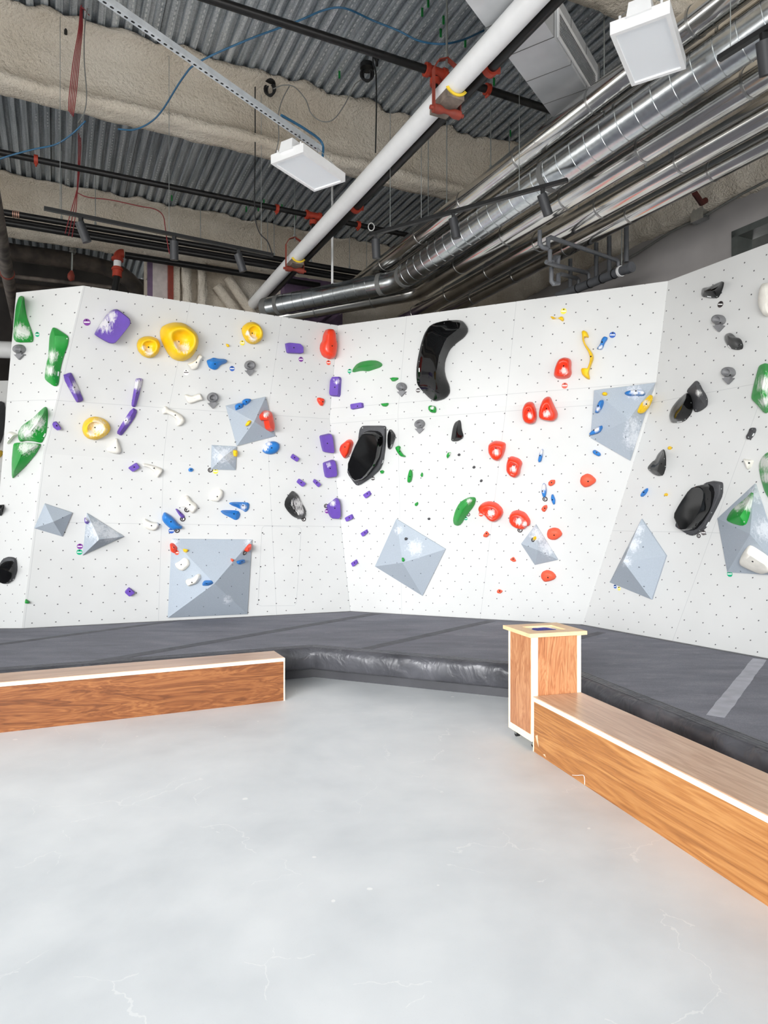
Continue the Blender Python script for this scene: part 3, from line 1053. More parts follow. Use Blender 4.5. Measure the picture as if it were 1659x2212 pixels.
def hold_mesh(px, kind, H, ridge_px=None, smooth=1, lift=0.0015, chalk=(), rough=0.0, surf=None, steps=26, angle=None):
    """a moulded shape standing on whatever board lies behind the outline px; returns (verts, faces, chalk weights, centre, normal)"""
    cx = sum(p[0] for p in px) / len(px)
    cy = sum(p[1] for p in px) / len(px)
    if surf is None:
        h = hit(cx, cy)
        if h is None:
            h = hit(*min(px, key=lambda p: abs(p[0] - 830)))
        surf = h
    c0, nrm = surf
    if kind == 'block' and len(px) <= 5 and max(p[0] for p in px) - min(p[0] for p in px) < 40:
        px = [(cx + (x - cx) * 1.12, cy + (y - cy) * 1.12) for x, y in px]
    out = list(px)
    if smooth:
        out = chaikin(px, 1, 0.10) if kind == 'block' and len(px) < 9 else chaikin(px, 2, 0.16) if len(px) < 7 else chaikin(px, smooth, 0.2)
    per = sum(math.hypot(out[i][0] - out[i - 1][0], out[i][1] - out[i - 1][1]) for i in range(len(out)))
    out = resample(out, max(1.2, per / steps))
    base = []
    dev = 0.0
    for x, y in out:
        p = plane_hit(x, y, c0, nrm)
        h = hit(x, y)
        if h is not None and (h[0] - p).length < 0.05 and h[1].dot(nrm) > 0.9:
            dev = max(dev, abs((h[0] - p).dot(nrm)))
            p = h[0]
        base.append(p + nrm * lift)
    if dev > 0.0006:
        base = [p + nrm * 0.006 for p in base]
    # a lean inwards compensates for the height hiding part of the outline
    rp = ridge_px or [(cx, cy)]
    ridge = []
    for x, y in rp:
        p = plane_hit(x, y, c0 + nrm * H * 0.9, nrm)
        ridge.append(p - nrm * (p - c0).dot(nrm) + nrm * lift)
    tgt = [near_on(ridge, p) for p in base]
    v, f = [], []
    prof = PROFILE[kind]
    m = len(base)
    for t, h in prof:
        for p, q in zip(base, tgt):
            w = p.lerp(q, t) + nrm * (h * H)
            if rough and t > 0:
                w += nrm * (noise.noise(w * 38) * rough * H) + Vector((noise.noise(w * 31), 0, noise.noise(w * 33 + Vector((4, 4, 4))))) * rough * H * 0.5
            v.append(w)
    for i in range(len(prof) - 1):
        for j in range(m):
            k = (j + 1) % m
            f.append((i * m + j, i * m + k, (i + 1) * m + k, (i + 1) * m + j))
    if dev < 0.001:
        f.append(tuple(range(m - 1, -1, -1)))
    ch = []
    if chalk:
        for p in v:
            x, y = to_px(p)
            ch.append(max([0.0] + [1 - math.hypot(x - a, y - b) / r for a, b, r in chalk]))
    return v, f, ch, c0, nrm, angle or (55 if kind in ('dome', 'bowl', 'pocket') else 20)


def mesh_from(name, data, mat, parent=None):
    v, f, ch, c0, nrm, ang = data
    me = bpy.data.meshes.new(name)
    loc = c0 if parent is None else Vector(parent['_c']) if '_c' in parent else c0
    me.from_pydata([tuple(p - loc) for p in v], [], f)
    if ch:
        a = me.attributes.new('chalk', 'FLOAT', 'POINT')
        a.data.foreach_set('value', ch)
    bm = bmesh.new()
    bm.from_mesh(me)
    bmesh.ops.remove_doubles(bm, verts=bm.verts, dist=0.0004)
    bmesh.ops.dissolve_degenerate(bm, edges=bm.edges, dist=0.0002)
    bmesh.ops.recalc_face_normals(bm, faces=bm.faces)
    bm.to_mesh(me)
    bm.free()
    me.polygons.foreach_set('use_smooth', [True] * len(me.polygons))
    me.set_sharp_from_angle(angle=math.radians(ang))
    me.materials.append(mat)
    o = bpy.data.objects.new(name, me)
    link(o, parent)
    if parent is None:
        o.location = c0
        o['_c'] = tuple(c0)
    return o


def own_bvh(data):
    return BVHTree.FromPolygons([tuple(p) for p in data[0]], data[1])


def surf_disc(name, bv, x, y, r, mat, parent, h=0.002, seg=12, r0=0.0):
    rr = ray(x, y).normalized()
    loc, nrm, i_, d = bv.ray_cast(CAM, rr)
    if loc is None:
        return None
    if nrm.dot(rr) > 0:
        nrm = -nrm
    base = Vector(parent['_c'])
    mb = MB()
    a = loc - base - nrm * 0.002
    mb.tube([a, a + nrm * (h + 0.002)], r, seg)
    return mb.build(name, mat, parent, True)


def surf_bar(name, bv, x0, y0, x1, y1, w, mat, parent, h=0.002):
    pts = []
    for x, y in ((x0, y0), (x1, y1)):
        rr = ray(x, y).normalized()
        loc, nrm, i_, d = bv.ray_cast(CAM, rr)
        if loc is None:
            return None
        if nrm.dot(rr) > 0:
            nrm = -nrm
        pts.append((loc, nrm))
    base = Vector(parent['_c'])
    n_ = (pts[0][1] + pts[1][1]).normalized()
    a, b = pts[0][0] - base, pts[1][0] - base
    t = (b - a).normalized()
    mb = MB()
    mb.obox((a + b) / 2 + n_ * (h / 2), t, n_.cross(t).normalized(), n_, (b - a).length, w, h + 0.002)
    return mb.build(name, mat, parent)


# ------------------------------------------------------------------ grey pyramid volumes
def volume(crop, corners, apex, H, label, chalk=(), base_px=None):
    c = cp(crop, corners)
    ap = cp(crop, [apex])[0]
    cx = sum(p[0] for p in c) / len(c)
    cy = sum(p[1] for p in c) / len(c)
    c0, nrm = hit(*(cp(crop, [base_px])[0] if base_px else (cx, cy)))
    base = [plane_hit(x, y, c0, nrm) for x, y in c]
    c0 = sum(base, Vector()) / len(base)
    top = plane_hit(ap[0], ap[1], c0 + nrm * H, nrm)
    ax = (base[1] - base[0]).normalized()
    ay = nrm.cross(ax)
    v, f, uv = [], [], []
    K = 14
    n_ = len(base)
    lip = [p + nrm * 0.018 for p in base]

    def foot(p):
        h = hit(*to_px(p))
        return (h[0] if h is not None and (h[0] - p).length < 0.05 and h[1].dot(nrm) > 0.97 else p) + nrm * 0.0015

    low = [foot(p) for p in base]
    for i in range(n_):
        a, b = lip[i], lip[(i + 1) % n_]
        b0 = len(v)
        for r in range(K + 1):
            for s in range(K - r + 1):
                u, w = s / K, r / K
                v.append(a * (1 - u - w) + b * u + top * w)
        idx = lambda r, s: b0 + sum(K + 1 - q for q in range(r)) + s
        for r in range(K):
            for s in range(K - r):
                f.append((idx(r, s), idx(r, s + 1), idx(r + 1, s)))
                if s < K - r - 1:
                    f.append((idx(r, s + 1), idx(r + 1, s + 1), idx(r + 1, s)))
        b1 = len(v)
        for s in range(K + 1):
            v.append(foot(base[i].lerp(base[(i + 1) % n_], s / K)))
        for s in range(K):
            f.append((b1 + s, b1 + s + 1, idx(0, s + 1), idx(0, s)))
    surf_add(v, f)
    ch = []
    if chalk:
        cl = [(p, r * CROP[crop][2]) for *p, r in chalk]
        cl = [cp(crop, [p])[0] + (r,) for p, r in cl]
        for p in v:
            x, y = to_px(p)
            ch.append(max([0.0] + [1 - math.hypot(x - a, y - b) / r for a, b, r in cl]))
    me = bpy.data.meshes.new('climbing_volume')
    me.from_pydata([tuple(p - c0) for p in v], [], f)
    lay = me.uv_layers.new(name='UVMap')
    for lp in me.loops:
        p = v[lp.vertex_index] - c0
        lay.data[lp.index].uv = (p.dot(ax) + 0.08, p.dot(ay) + 0.06)
    if ch:
        a = me.attributes.new('chalk', 'FLOAT', 'POINT')
        a.data.foreach_set('value', ch)
    bm = bmesh.new()
    bm.from_mesh(me)
    bmesh.ops.remove_doubles(bm, verts=bm.verts, dist=0.0004)
    bmesh.ops.recalc_face_normals(bm, faces=bm.faces)
    bm.to_mesh(me)
    bm.free()
    me.materials.append(M['volume'])
    o = link(bpy.data.objects.new('climbing_volume', me))
    o.location = c0
    return tag(o, label, 'climbing volume', 'grey pyramid volumes')


volume('B', [(445, 980), (800, 900), (888, 1250), (543, 1340)], (702, 1122), 0.20, 'tilted square grey pyramid volume carrying blue and red holds near the middle of the wall')
volume('B', [(320, 1332), (543, 1345), (533, 1555), (313, 1550)], (425, 1440), 0.12, 'small square grey pyramid volume with a yellow hold, under the tilted one', [(425, 1420, 160)])
volume('C', [(402, 445), (650, 527), (560, 740), (308, 665)], (478, 610), 0.16, 'small clean grey pyramid volume low by the wall corner')
volume('C', [(780, 530), (1113, 740), (740, 908)], (890, 768), 0.24, 'three-sided chalky grey volume pointing sideways low on the wall', [(870, 680, 190), (1000, 720, 160)])
volume('D', [(245, 635), (842, 640), (808, 1195), (215, 1222)], (565, 970), 0.34, 'largest square grey pyramid volume standing just above the mat', [(660, 1090, 60), (260, 650, 70), (820, 660, 60)])
volume('F', [(1070, 765), (1568, 703), (1365, 1337), (1040, 1150)], (1350, 1005), 0.16, 'large kite-shaped grey volume high beside the wall edge with blue and yellow holds',
       [(1400, 1160, 170), (1385, 1050, 120), (1400, 780, 110)], base_px=(1200, 950))
volume('G', [(592, 605), (993, 850), (805, 1230), (418, 990)], (640, 963), 0.24, 'tilted square grey pyramid volume low on the wall with one green hold', [(740, 840, 120), (610, 700, 60)])
volume('H', [(570, 620), (742, 895), (562, 935), (455, 770)], (585, 825), 0.15, 'small four-sided grey volume among red holds with a yellow hold', [(590, 700, 130), (670, 800, 130)])
volume('J', [(390, 800), (625, 1150), (487, 1570), (85, 1405)], (205, 1208), 0.30, 'tall grey diamond volume low beside the wall edge, chalk along one ridge', [(300, 1040, 140), (350, 900, 110), (235, 1210, 90)], base_px=(420, 1300))
volume('J', [(1475, 462), (1115, 795), (1210, 1308), (1760, 1345)], (1415, 945), 0.30, 'big grey volume cut by the frame edge carrying a green and a white hold', [(1490, 560, 150), (1560, 900, 200)], base_px=(1400, 1200))
rebuild_bvh()

GROUP = {'purple': 'purple climbing holds', 'green': 'green climbing holds', 'yellow': 'yellow climbing holds', 'red': 'red climbing holds',
         'coral': 'red climbing holds', 'blue': 'blue climbing holds', 'white': 'cream climbing holds', 'black': 'black climbing holds', 'matte': 'black climbing holds'}


def hold(crop, colour, kind, H, pts, label, ridge=None, chalk=(), bolt=True, smooth=1, rough=0.0, sticker=None, screws=(), steps=26, name='climbing_hold', angle=None, base=None):
    px = cp(crop, pts)
    s = CROP[crop][2]
    rp = cp(crop, ridge) if ridge else None
    ch = [(CROP[crop][0] + a * s, CROP[crop][1] + b * s, r * s) for a, b, r in chalk]
    surf = hit(*cp(crop, [base])[0]) if base else None
    data = hold_mesh(px, kind, H, rp, smooth, 0.0015, ch, rough, surf, steps, angle)
    o = mesh_from(name, data, M[colour])
    tag(o, label, 'climbing hold', GROUP.get(colour))
    bv = own_bvh(data)
    if bolt:
        if bolt is True:
            q = rp[len(rp) // 2] if rp else (sum(p[0] for p in px) / len(px), sum(p[1] for p in px) / len(px))
            bx_, by_ = q
        else:
            bx_, by_ = cp(crop, [bolt])[0]
        surf_disc('bolt', bv, bx_, by_, 0.008, M['bolt'], o)
    for q in screws:
        x, y = cp(crop, [q])[0]
        surf_disc('screw', bv, x, y, 0.006, M['rod'], o, 0.002, 8)
    if sticker:
        (x0, y0), (x1, y1) = cp(crop, sticker)
        surf_bar('maker_sticker', bv, x0, y0, x1, y1, 0.014, M['sticker'], o)
    return o, data


def dual(crop, base_pts, face_pts, hb, hf, label, ridge=None, sticker=None, screws=()):
    """speckled flange with a glossy raised face"""
    o, data = hold(crop, 'matte', 'slab', hb, base_pts, label, bolt=False, smooth=1, sticker=sticker, screws=screws, steps=44)
    px = cp(crop, face_pts)
    d2 = hold_mesh(px, 'facet' if ridge else 'face', hf - hb, cp(crop, ridge) if ridge else None, 1, 0.0015 + hb * 0.98, (), 0.0, (data[3], data[4]), 40, 24)
    p = mesh_from('gloss_face', d2, M['black'], o)
    tag(p, 'glossy raised face')
    return o


# ---- green, end face
hold('A', 'green', 'facet', 0.13, [(205, 162), (222, 180), (230, 260), (245, 350), (275, 440), (303, 520), (300, 572), (285, 580), (165, 582), (137, 555), (135, 480), (145, 380), (155, 270), (180, 180)],
     'tall green horn-shaped hold at the top corner of the bright end wall', [(208, 200), (170, 380), (175, 470)], [(190, 480, 110), (240, 500, 60)], bolt=False, screws=[(280, 562), (150, 555)], steps=36)
hold('A', 'green', 'facet', 0.10, [(480, 450), (500, 447), (560, 485), (612, 520), (621, 550), (612, 610), (580, 690), (555, 780), (540, 860), (530, 950), (515, 972), (490, 972), (420, 920), (410, 890), (425, 780), (445, 690), (450, 600), (455, 520)],
     'long green slab hold lying along the wall corner below the horn', [(500, 520), (500, 660), (470, 860)], [(470, 700, 90), (450, 830, 80)], bolt=False, sticker=[(523, 840), (519, 880)], screws=[(600, 545), (552, 712), (503, 950)], steps=40)
hold('A', 'green', 'facet', 0.12, [(410, 1155), (425, 1165), (432, 1220), (427, 1320), (415, 1400), (385, 1470), (370, 1480), (310, 1465), (240, 1460), (190, 1472), (172, 1440), (172, 1380), (210, 1320), (300, 1260), (370, 1190)],
     'green leaf-shaped hold on the end wall, upper of the touching pair', [(400, 1210), (300, 1370), (230, 1420)], [(330, 1300, 120), (240, 1380, 110)], bolt=False, sticker=[(405, 1395), (390, 1425)], screws=[(378, 1442), (422, 1170)], steps=36)
hold('A', 'green', 'facet', 0.12, [(145, 1478), (250, 1475), (365, 1485), (372, 1500), (330, 1576), (230, 1696), (150, 1770), (120, 1801), (118, 1640), (130, 1500)],
     'green pointed hold on the end wall, lower of the touching pair', [(300, 1520), (200, 1590), (140, 1720)], [(230, 1520, 110), (300, 1510, 70)], bolt=False, sticker=[(328, 1570), (305, 1595)], screws=[(352, 1512), (150, 1755)], steps=36)
hold('A', 'white', 'dome', 0.07, [(75, 1400), (100, 1375), (140, 1390), (168, 1408), (125, 1430), (95, 1470), (78, 1497)], 'cream horn hold almost lost against the end wall beside green leaves', bolt=(80, 1436))
hold('C', 'green', 'dome', 0.05, [(235, 1300), (268, 1325), (262, 1340), (222, 1338), (225, 1310)], 'tiny green foothold at the wall corner just above the mat', bolt=False)
dual('C', [(0, 1000), (40, 940), (75, 922), (120, 925), (150, 940), (158, 1000), (157, 1060), (130, 1130), (80, 1160), (50, 1165), (0, 1145), (-40, 1080)],
     [(0, 1000), (60, 960), (150, 950), (155, 1050), (125, 1120), (80, 1150), (45, 1152), (5, 1130), (-25, 1080)], 0.04, 0.14,
     'round black hold low on the end wall, at the frame edge', [(20, 1020), (80, 1040), (150, 1040)], [(90, 1135), (125, 1122)], [(140, 1092), (65, 1156)])
hold('C', 'black', 'facet', 0.09, [(-22, 470), (10, 457), (42, 455), (40, 480), (20, 560), (-8, 545)], 'small shiny black hold halfway up the end wall at the frame edge', bolt=False)
hold('P', 'matte', 'facet', 0.25, [(-40, 895), (2, 866), (12, 872), (11, 915), (7, 945), (-8, 975), (-40, 960)], 'dark faceted hold on the distant wall past the end', [(-15, 900), (-12, 940)], bolt=False)
hold('P', 'yellow', 'dome', 0.12, [(-20, 975), (4, 972), (7, 980), (2, 988), (-20, 992)], 'yellow hold on the distant wall under the dark one', bolt=False)

# ---- big wall: purple
hold('A', 'purple', 'block', 0.13, [(1040, 280), (1060, 285), (1150, 355), (1163, 385), (1155, 420), (1030, 575), (1000, 585), (960, 578), (850, 515), (845, 498), (900, 410), (960, 320), (1010, 285)],
     'largest purple block hold near the top, its edge white with chalk', [(1010, 430)], [(930, 420, 120), (1000, 345, 90)], bolt=(972, 398), steps=44)
hold('A', 'purple', 'facet', 0.09, [(555, 873), (625, 848), (645, 855), (742, 1075), (745, 1100), (695, 1117), (680, 1105)], 'purple bar hold beside the wall corner, slanting down to the tall yellow bowl', [(615, 890), (700, 1085)], [(690, 980, 90)], bolt=(668, 982))
hold('A', 'purple', 'facet', 0.08, [(1215, 905), (1230, 900), (1270, 900), (1278, 920), (1240, 1075), (1215, 1155), (1190, 1158), (1175, 1140), (1190, 1050), (1205, 960)],
     'upper of two purple bar holds meeting end to end, chalked', [(1240, 930), (1200, 1130)], [(1235, 960, 90)], bolt=(1227, 1032))
hold('A', 'purple', 'facet', 0.07, [(1185, 1160), (1232, 1188), (1205, 1260), (1100, 1400), (1080, 1413), (1042, 1390), (1080, 1320)], 'lower of two purple bar holds meeting end to end', [(1195, 1200), (1075, 1385)], [(1130, 1280, 60)], bolt=(1128, 1278))
hold('A', 'purple', 'block', 0.05, [(470, 1305), (480, 1290), (505, 1285), (550, 1345), (545, 1355), (515, 1362), (480, 1335)], 'small purple chip hold by the wall corner above the yellow egg bowl', bolt=(508, 1325))
hold('B', 'purple', 'block', 0.07, [(975, 425), (1005, 420), (1100, 430), (1128, 460), (1128, 517), (990, 512), (978, 450)], 'flat purple block hold near the top beside the red hold', [(1055, 470)], bolt=(1057, 461))
hold('B', 'purple', 'block', 0.045, [(1028, 1445), (1045, 1413), (1097, 1450), (1078, 1478)], 'small purple diamond foothold beside the round blue hold', bolt=(1063, 1446), smooth=1)
hold('B', 'purple', 'block', 0.09, [(1283, 1248), (1375, 1227), (1390, 1260), (1405, 1390), (1395, 1403), (1315, 1392), (1300, 1340)], 'purple block hold in the inner corner, upper of the close pair', [(1355, 1320)], bolt=(1357, 1318))
hold('B', 'purple', 'block', 0.09, [(1315, 1490), (1405, 1460), (1420, 1500), (1430, 1590), (1420, 1610), (1335, 1623), (1320, 1550)], 'purple block hold in the inner corner, lower of the close pair', [(1380, 1545)], [(1370, 1510, 40)], bolt=(1382, 1542))
hold('B', 'purple', 'block', 0.07, [(1420, 728), (1485, 727), (1475, 903), (1400, 898), (1393, 880), (1402, 760)], 'upright purple block hold just past the inner corner near the top', [(1440, 815)], [(1445, 765, 40)], bolt=(1424, 815))
hold('C', 'purple', 'block', 0.05, [(1152, 125), (1220, 82), (1248, 122), (1190, 157)], 'small purple diamond hold beside the cream bone', bolt=(1202, 120))
hold('D', 'purple', 'block', 0.045, [(1178, 212), (1195, 187), (1240, 220), (1215, 243)], 'small purple foothold above the shiny black hold, nearer of two', bolt=(1211, 216))
hold('D', 'purple', 'block', 0.045, [(1300, 210), (1310, 190), (1352, 225), (1335, 246)], 'small purple foothold closest to the low inner-corner blocks, above the black shield', bolt=(1328, 218))
hold('D', 'purple', 'block', 0.09, [(1400, 385), (1475, 325), (1490, 360), (1495, 460), (1480, 480), (1430, 478), (1410, 440)], 'lowest purple block hold in the inner corner, with a ring tag', [(1450, 410)], [(1450, 370, 40)], bolt=(1463, 407))
hold('C', 'purple', 'block', 0.05, [(1120, 1235), (1155, 1198), (1205, 1238), (1160, 1270)], 'small purple diamond foothold low on the wall near the largest grey volume', bolt=(1162, 1234))
hold('D', 'purple', 'facet', 0.05, [(270, 412), (285, 410), (335, 455), (345, 470), (325, 485), (305, 465)], 'thin purple wedge hold between the blue and cream holds', [(285, 420), (325, 468)], bolt=(310, 441))
hold('C', 'purple', 'dome', 0.05, [(770, 570), (790, 575), (800, 610), (790, 632), (775, 620)], 'pale chalked purple hold on the three-sided volume', None, [(782, 590, 40)], bolt=False)
hold('E', 'purple', 'block', 0.05, [(335, 890), (430, 875), (435, 915), (340, 932)], 'small flat purple bar hold under the green horn, past the inner corner', bolt=(383, 902))
hold('G', 'purple', 'block', 0.045, [(328, 405), (370, 377), (386, 405), (350, 433)], 'small purple foothold topmost of the low purple trail', bolt=(352, 402))
hold('G', 'purple', 'block', 0.045, [(180, 593), (228, 568), (242, 598), (194, 622)], 'small purple foothold second in the low purple trail', bolt=(206, 597))
hold('G', 'purple', 'block', 0.045, [(308, 718), (350, 692), (360, 715), (325, 743)], 'small purple foothold third in the low purple trail, nearest the tilted volume', bolt=(333, 720))
hold('G', 'purple', 'block', 0.045, [(230, 960), (265, 937), (278, 962), (245, 988)], 'small purple foothold lowest of the low purple trail', bolt=(249, 965))

# ---- big wall: yellow bowls
hold('P', 'yellow', 'bowl', 0.20, [(345, 716), (349, 706), (362, 699), (376, 696), (395, 697), (413, 709), (425, 722), (428, 738), (424, 755), (412, 772), (398, 780), (385, 780), (372, 775), (362, 764), (352, 745), (346, 730)],
     'largest yellow bowl-shaped hold near the top of the wall', [(398, 733)], [(398, 752, 20), (382, 744, 14)], bolt=(386, 738), steps=44)
hold('A', 'yellow', 'bowl', 0.11, [(1222, 600), (1240, 550), (1290, 525), (1350, 522), (1410, 545), (1437, 600), (1420, 670), (1380, 710), (1330, 722), (1275, 700), (1235, 655)],
     'small yellow bowl hold touching beside the largest bowl', [(1340, 610)], [(1335, 665, 65), (1290, 630, 40)], bolt=(1331, 622), steps=40)
hold('B', 'yellow', 'bowl', 0.12, [(585, 300), (600, 265), (640, 235), (690, 228), (740, 255), (772, 310), (775, 360), (755, 400), (710, 430), (670, 430), (630, 410), (595, 350)],
     'yellow bowl hold alone near the top edge above the grey ducts', [(700, 322)], [(690, 375, 60), (645, 330, 40)], bolt=(684, 331), steps=40)
hold('A', 'yellow', 'bowl', 0.13, [(733, 1350), (750, 1290), (800, 1250), (860, 1240), (930, 1260), (975, 1300), (993, 1350), (975, 1390), (920, 1430), (860, 1452), (790, 1440), (750, 1405)],
     'egg-shaped yellow bowl hold halfway up, filled with white chalk', [(852, 1328)], [(880, 1340, 120), (820, 1390, 60)], bolt=(851, 1342), steps=44)
hold('B', 'yellow', 'dome', 0.03, [(445, 425), (470, 428), (480, 455), (455, 455)], 'tiny yellow chip hold between the two yellow bowls', bolt=False)
hold('B', 'yellow', 'dome', 0.05, [(625, 1150), (650, 1110), (680, 1115), (665, 1150), (630, 1165)], 'yellow chip hold near the peak of the tilted volume', bolt=False)
hold('B', 'yellow', 'dome', 0.05, [(510, 1380), (540, 1375), (545, 1410), (535, 1440), (515, 1430)], 'yellow hold on the edge of the small square volume', bolt=False)
hold('D', 'yellow', 'dome', 0.05, [(325, 712), (370, 720), (360, 740), (335, 735)], 'yellow chip hold on the largest volume beside a red hold', bolt=False)

# ---- big wall: cream bones
W_ = dict(rough=0.12)
hold('A', 'white', 'dome', 0.07, [(1030, 1440), (1050, 1438), (1060, 1470), (1085, 1530), (1085, 1560), (1060, 1578), (1000, 1570), (960, 1550), (950, 1530), (1000, 1500), (1025, 1460)],
     'cream knuckle hold under the egg-shaped yellow bowl', [(1042, 1480), (1025, 1540)], bolt=(1031, 1522), **W_)
hold('A', 'white', 'dome', 0.07, [(1470, 1155), (1490, 1150), (1510, 1175), (1570, 1195), (1630, 1230), (1655, 1270), (1650, 1300), (1605, 1330), (1580, 1325), (1590, 1280), (1550, 1240), (1490, 1215), (1455, 1220), (1450, 1190)],
     'cream bone-shaped hold in the middle of the wall, slanting down', [(1480, 1185), (1560, 1220), (1620, 1270)], bolt=(1570, 1231), **W_)
hold('B', 'white', 'dome', 0.06, [(215, 520), (240, 540), (215, 580), (195, 640), (180, 655), (140, 662), (115, 625), (98, 605), (140, 590), (180, 570), (195, 530)],
     'cream bone hold tucked under the largest yellow bowl', [(215, 545), (180, 600), (140, 630)], bolt=(184, 592), **W_)
hold('B', 'white', 'dome', 0.06, [(75, 885), (95, 878), (140, 895), (190, 875), (215, 870), (235, 905), (240, 930), (200, 935), (165, 950), (125, 965), (100, 945)],
     'cream bow-shaped bone hold beside a grey arrow hold', [(105, 910), (165, 918), (215, 905)], bolt=(168, 916), **W_)
hold('C', 'white', 'dome', 0.07, [(1270, 95), (1290, 85), (1340, 95), (1390, 110), (1450, 130), (1460, 150), (1415, 215), (1390, 200), (1380, 160), (1340, 125), (1280, 110)],
     'cream hooked bone hold beside the small purple diamond', [(1295, 98), (1380, 130), (1415, 170)], bolt=(1381, 130), **W_)
hold('C', 'white', 'dome', 0.07, [(1290, 580), (1320, 590), (1350, 610), (1415, 615), (1430, 640), (1400, 680), (1360, 690), (1300, 665), (1283, 640)],
     'cream scalloped hold beside the big blue hold', [(1310, 625), (1390, 650)], bolt=(1357, 645), **W_)
hold('D', 'white', 'dome', 0.07, [(315, 330), (345, 312), (370, 312), (390, 350), (430, 375), (438, 400), (400, 448), (380, 430), (350, 400), (320, 395), (325, 365)],
     'cream vertebra hold with a ring tag, above the purple wedge', [(345, 340), (375, 380), (405, 410)], bolt=(380, 381), **W_)
hold('D', 'white', 'dome', 0.07, [(525, 320), (560, 290), (600, 258), (630, 280), (625, 320), (590, 360), (560, 355), (530, 345)], 'cream shell-shaped hold above the blue wedge pair', [(585, 315)], bolt=(585, 320), **W_)
hold('D', 'white', 'dome', 0.07, [(270, 820), (300, 805), (340, 772), (375, 790), (383, 830), (340, 875), (300, 865)], 'cream fin hold on the largest volume, upper of two', [(325, 830)], bolt=(316, 828), **W_)
hold('D', 'white', 'dome', 0.07, [(357, 935), (400, 930), (440, 895), (462, 900), (465, 930), (440, 965), (410, 975), (375, 990), (357, 960)], 'cream fin hold on the largest volume, lower of two', [(395, 955), (440, 925)], bolt=(396, 960), **W_)

# ---- big wall: blue
hold('B', 'blue', 'facet', 0.09, [(272, 575), (310, 560), (335, 548), (380, 560), (440, 562), (460, 580), (445, 600), (400, 615), (365, 655), (335, 660), (295, 640), (280, 605)], 'blue comma-shaped hold near the top under the yellow bowls', [(335, 590), (440, 580)], bolt=(350, 606))
hold('B', 'blue', 'dome', 0.08, [(770, 1385), (790, 1330), (830, 1300), (890, 1298), (925, 1320), (928, 1360), (900, 1400), (850, 1418), (800, 1410)], 'round blue hold below the tilted grey volume, streaked with chalk', [(850, 1350)], [(800, 1350, 60), (830, 1320, 40)], bolt=(858, 1358))
hold('B', 'blue', 'dome', 0.06, [(525, 985), (560, 965), (605, 970), (600, 1000), (560, 1015), (535, 1025)], 'blue hold on the top edge of the tilted volume, lower of the touching pair', bolt=(568, 985))
hold('B', 'blue', 'dome', 0.06, [(590, 945), (625, 925), (678, 928), (660, 955), (625, 980), (600, 970)], 'blue hold on the top edge of the tilted volume, upper of the touching pair', bolt=(630, 945))
hold('B', 'blue', 'dome', 0.03, [(110, 1550), (125, 1535), (150, 1540), (158, 1558), (140, 1573), (115, 1570)], 'tiny round blue foothold alone mid wall', bolt=(134, 1553))
hold('D', 'blue', 'dome', 0.10, [(185, 440), (200, 437), (250, 470), (300, 530), (325, 540), (320, 558), (285, 560), (255, 570), (210, 540), (175, 500), (172, 470)], 'big blue teardrop hold above the largest grey volume', [(205, 480), (260, 535)], bolt=(239, 508), steps=32)
hold('D', 'blue', 'facet', 0.07, [(670, 370), (690, 360), (810, 362), (825, 375), (820, 415), (795, 437), (770, 420), (730, 400), (690, 385)], 'upper of two parallel blue wedge holds', [(700, 370), (790, 390)], [(780, 400, 40)], bolt=(778, 388))
hold('D', 'blue', 'facet', 0.07, [(607, 430), (625, 420), (740, 422), (758, 450), (745, 485), (720, 497), (680, 475), (630, 452)], 'lower of two parallel blue wedge holds', [(630, 432), (720, 452)], bolt=(710, 450))
hold('D', 'blue', 'facet', 0.07, [(475, 970), (490, 945), (545, 945), (558, 968), (520, 985), (478, 985)], 'blue wedge hold near the peak of the largest volume', [(495, 962), (540, 962)], bolt=(506, 970))
hold('D', 'blue', 'facet', 0.07, [(727, 800), (785, 788), (792, 810), (750, 828), (732, 820)], 'blue wedge hold on the shaded side of the largest volume', [(745, 805), (780, 802)], bolt=(769, 806))

# ---- big wall: red and black
hold('B', 'red', 'dome', 0.13, [(1360, 295), (1400, 300), (1420, 340), (1425, 400), (1437, 440), (1425, 520), (1410, 560), (1370, 567), (1310, 540), (1285, 480), (1290, 430), (1310, 400), (1315, 350), (1335, 305)],
     'big red pear-shaped hold at the top of the inner corner', [(1368, 340), (1370, 490)], bolt=(1400, 445), screws=[(1356, 338)], steps=36)
hold('B', 'red', 'dome', 0.05, [(1262, 915), (1275, 905), (1325, 918), (1330, 945), (1315, 985), (1290, 980), (1265, 940)], 'small red hold in the inner corner beside the upright purple block', bolt=(1316, 945))
hold('B', 'red', 'dome', 0.10, [(750, 1060), (790, 1020), (835, 1030), (850, 1090), (862, 1150), (860, 1205), (845, 1215), (800, 1190), (790, 1140), (785, 1110), (760, 1115), (745, 1085)],
     'red hooked hold chalked white on the edge of the tilted volume', [(795, 1065), (825, 1110), (840, 1180)], [(810, 1055, 50)], bolt=False)
hold('D', 'red', 'dome', 0.07, [(238, 665), (260, 668), (290, 700), (275, 745), (245, 730)], 'red hold at the top corner of the largest volume, with a tag', bolt=(260, 700))
hold('D', 'red', 'dome', 0.07, [(830, 668), (828, 710), (800, 735), (785, 720), (805, 690)], 'red hold at the far top corner of the largest volume, with a ring', bolt=False)
hold('D', 'coral', 'dome', 0.03, [(683, 782), (712, 795), (700, 810), (688, 800)], 'tiny red chip hold on the largest volume beside the blue wedge', bolt=False)
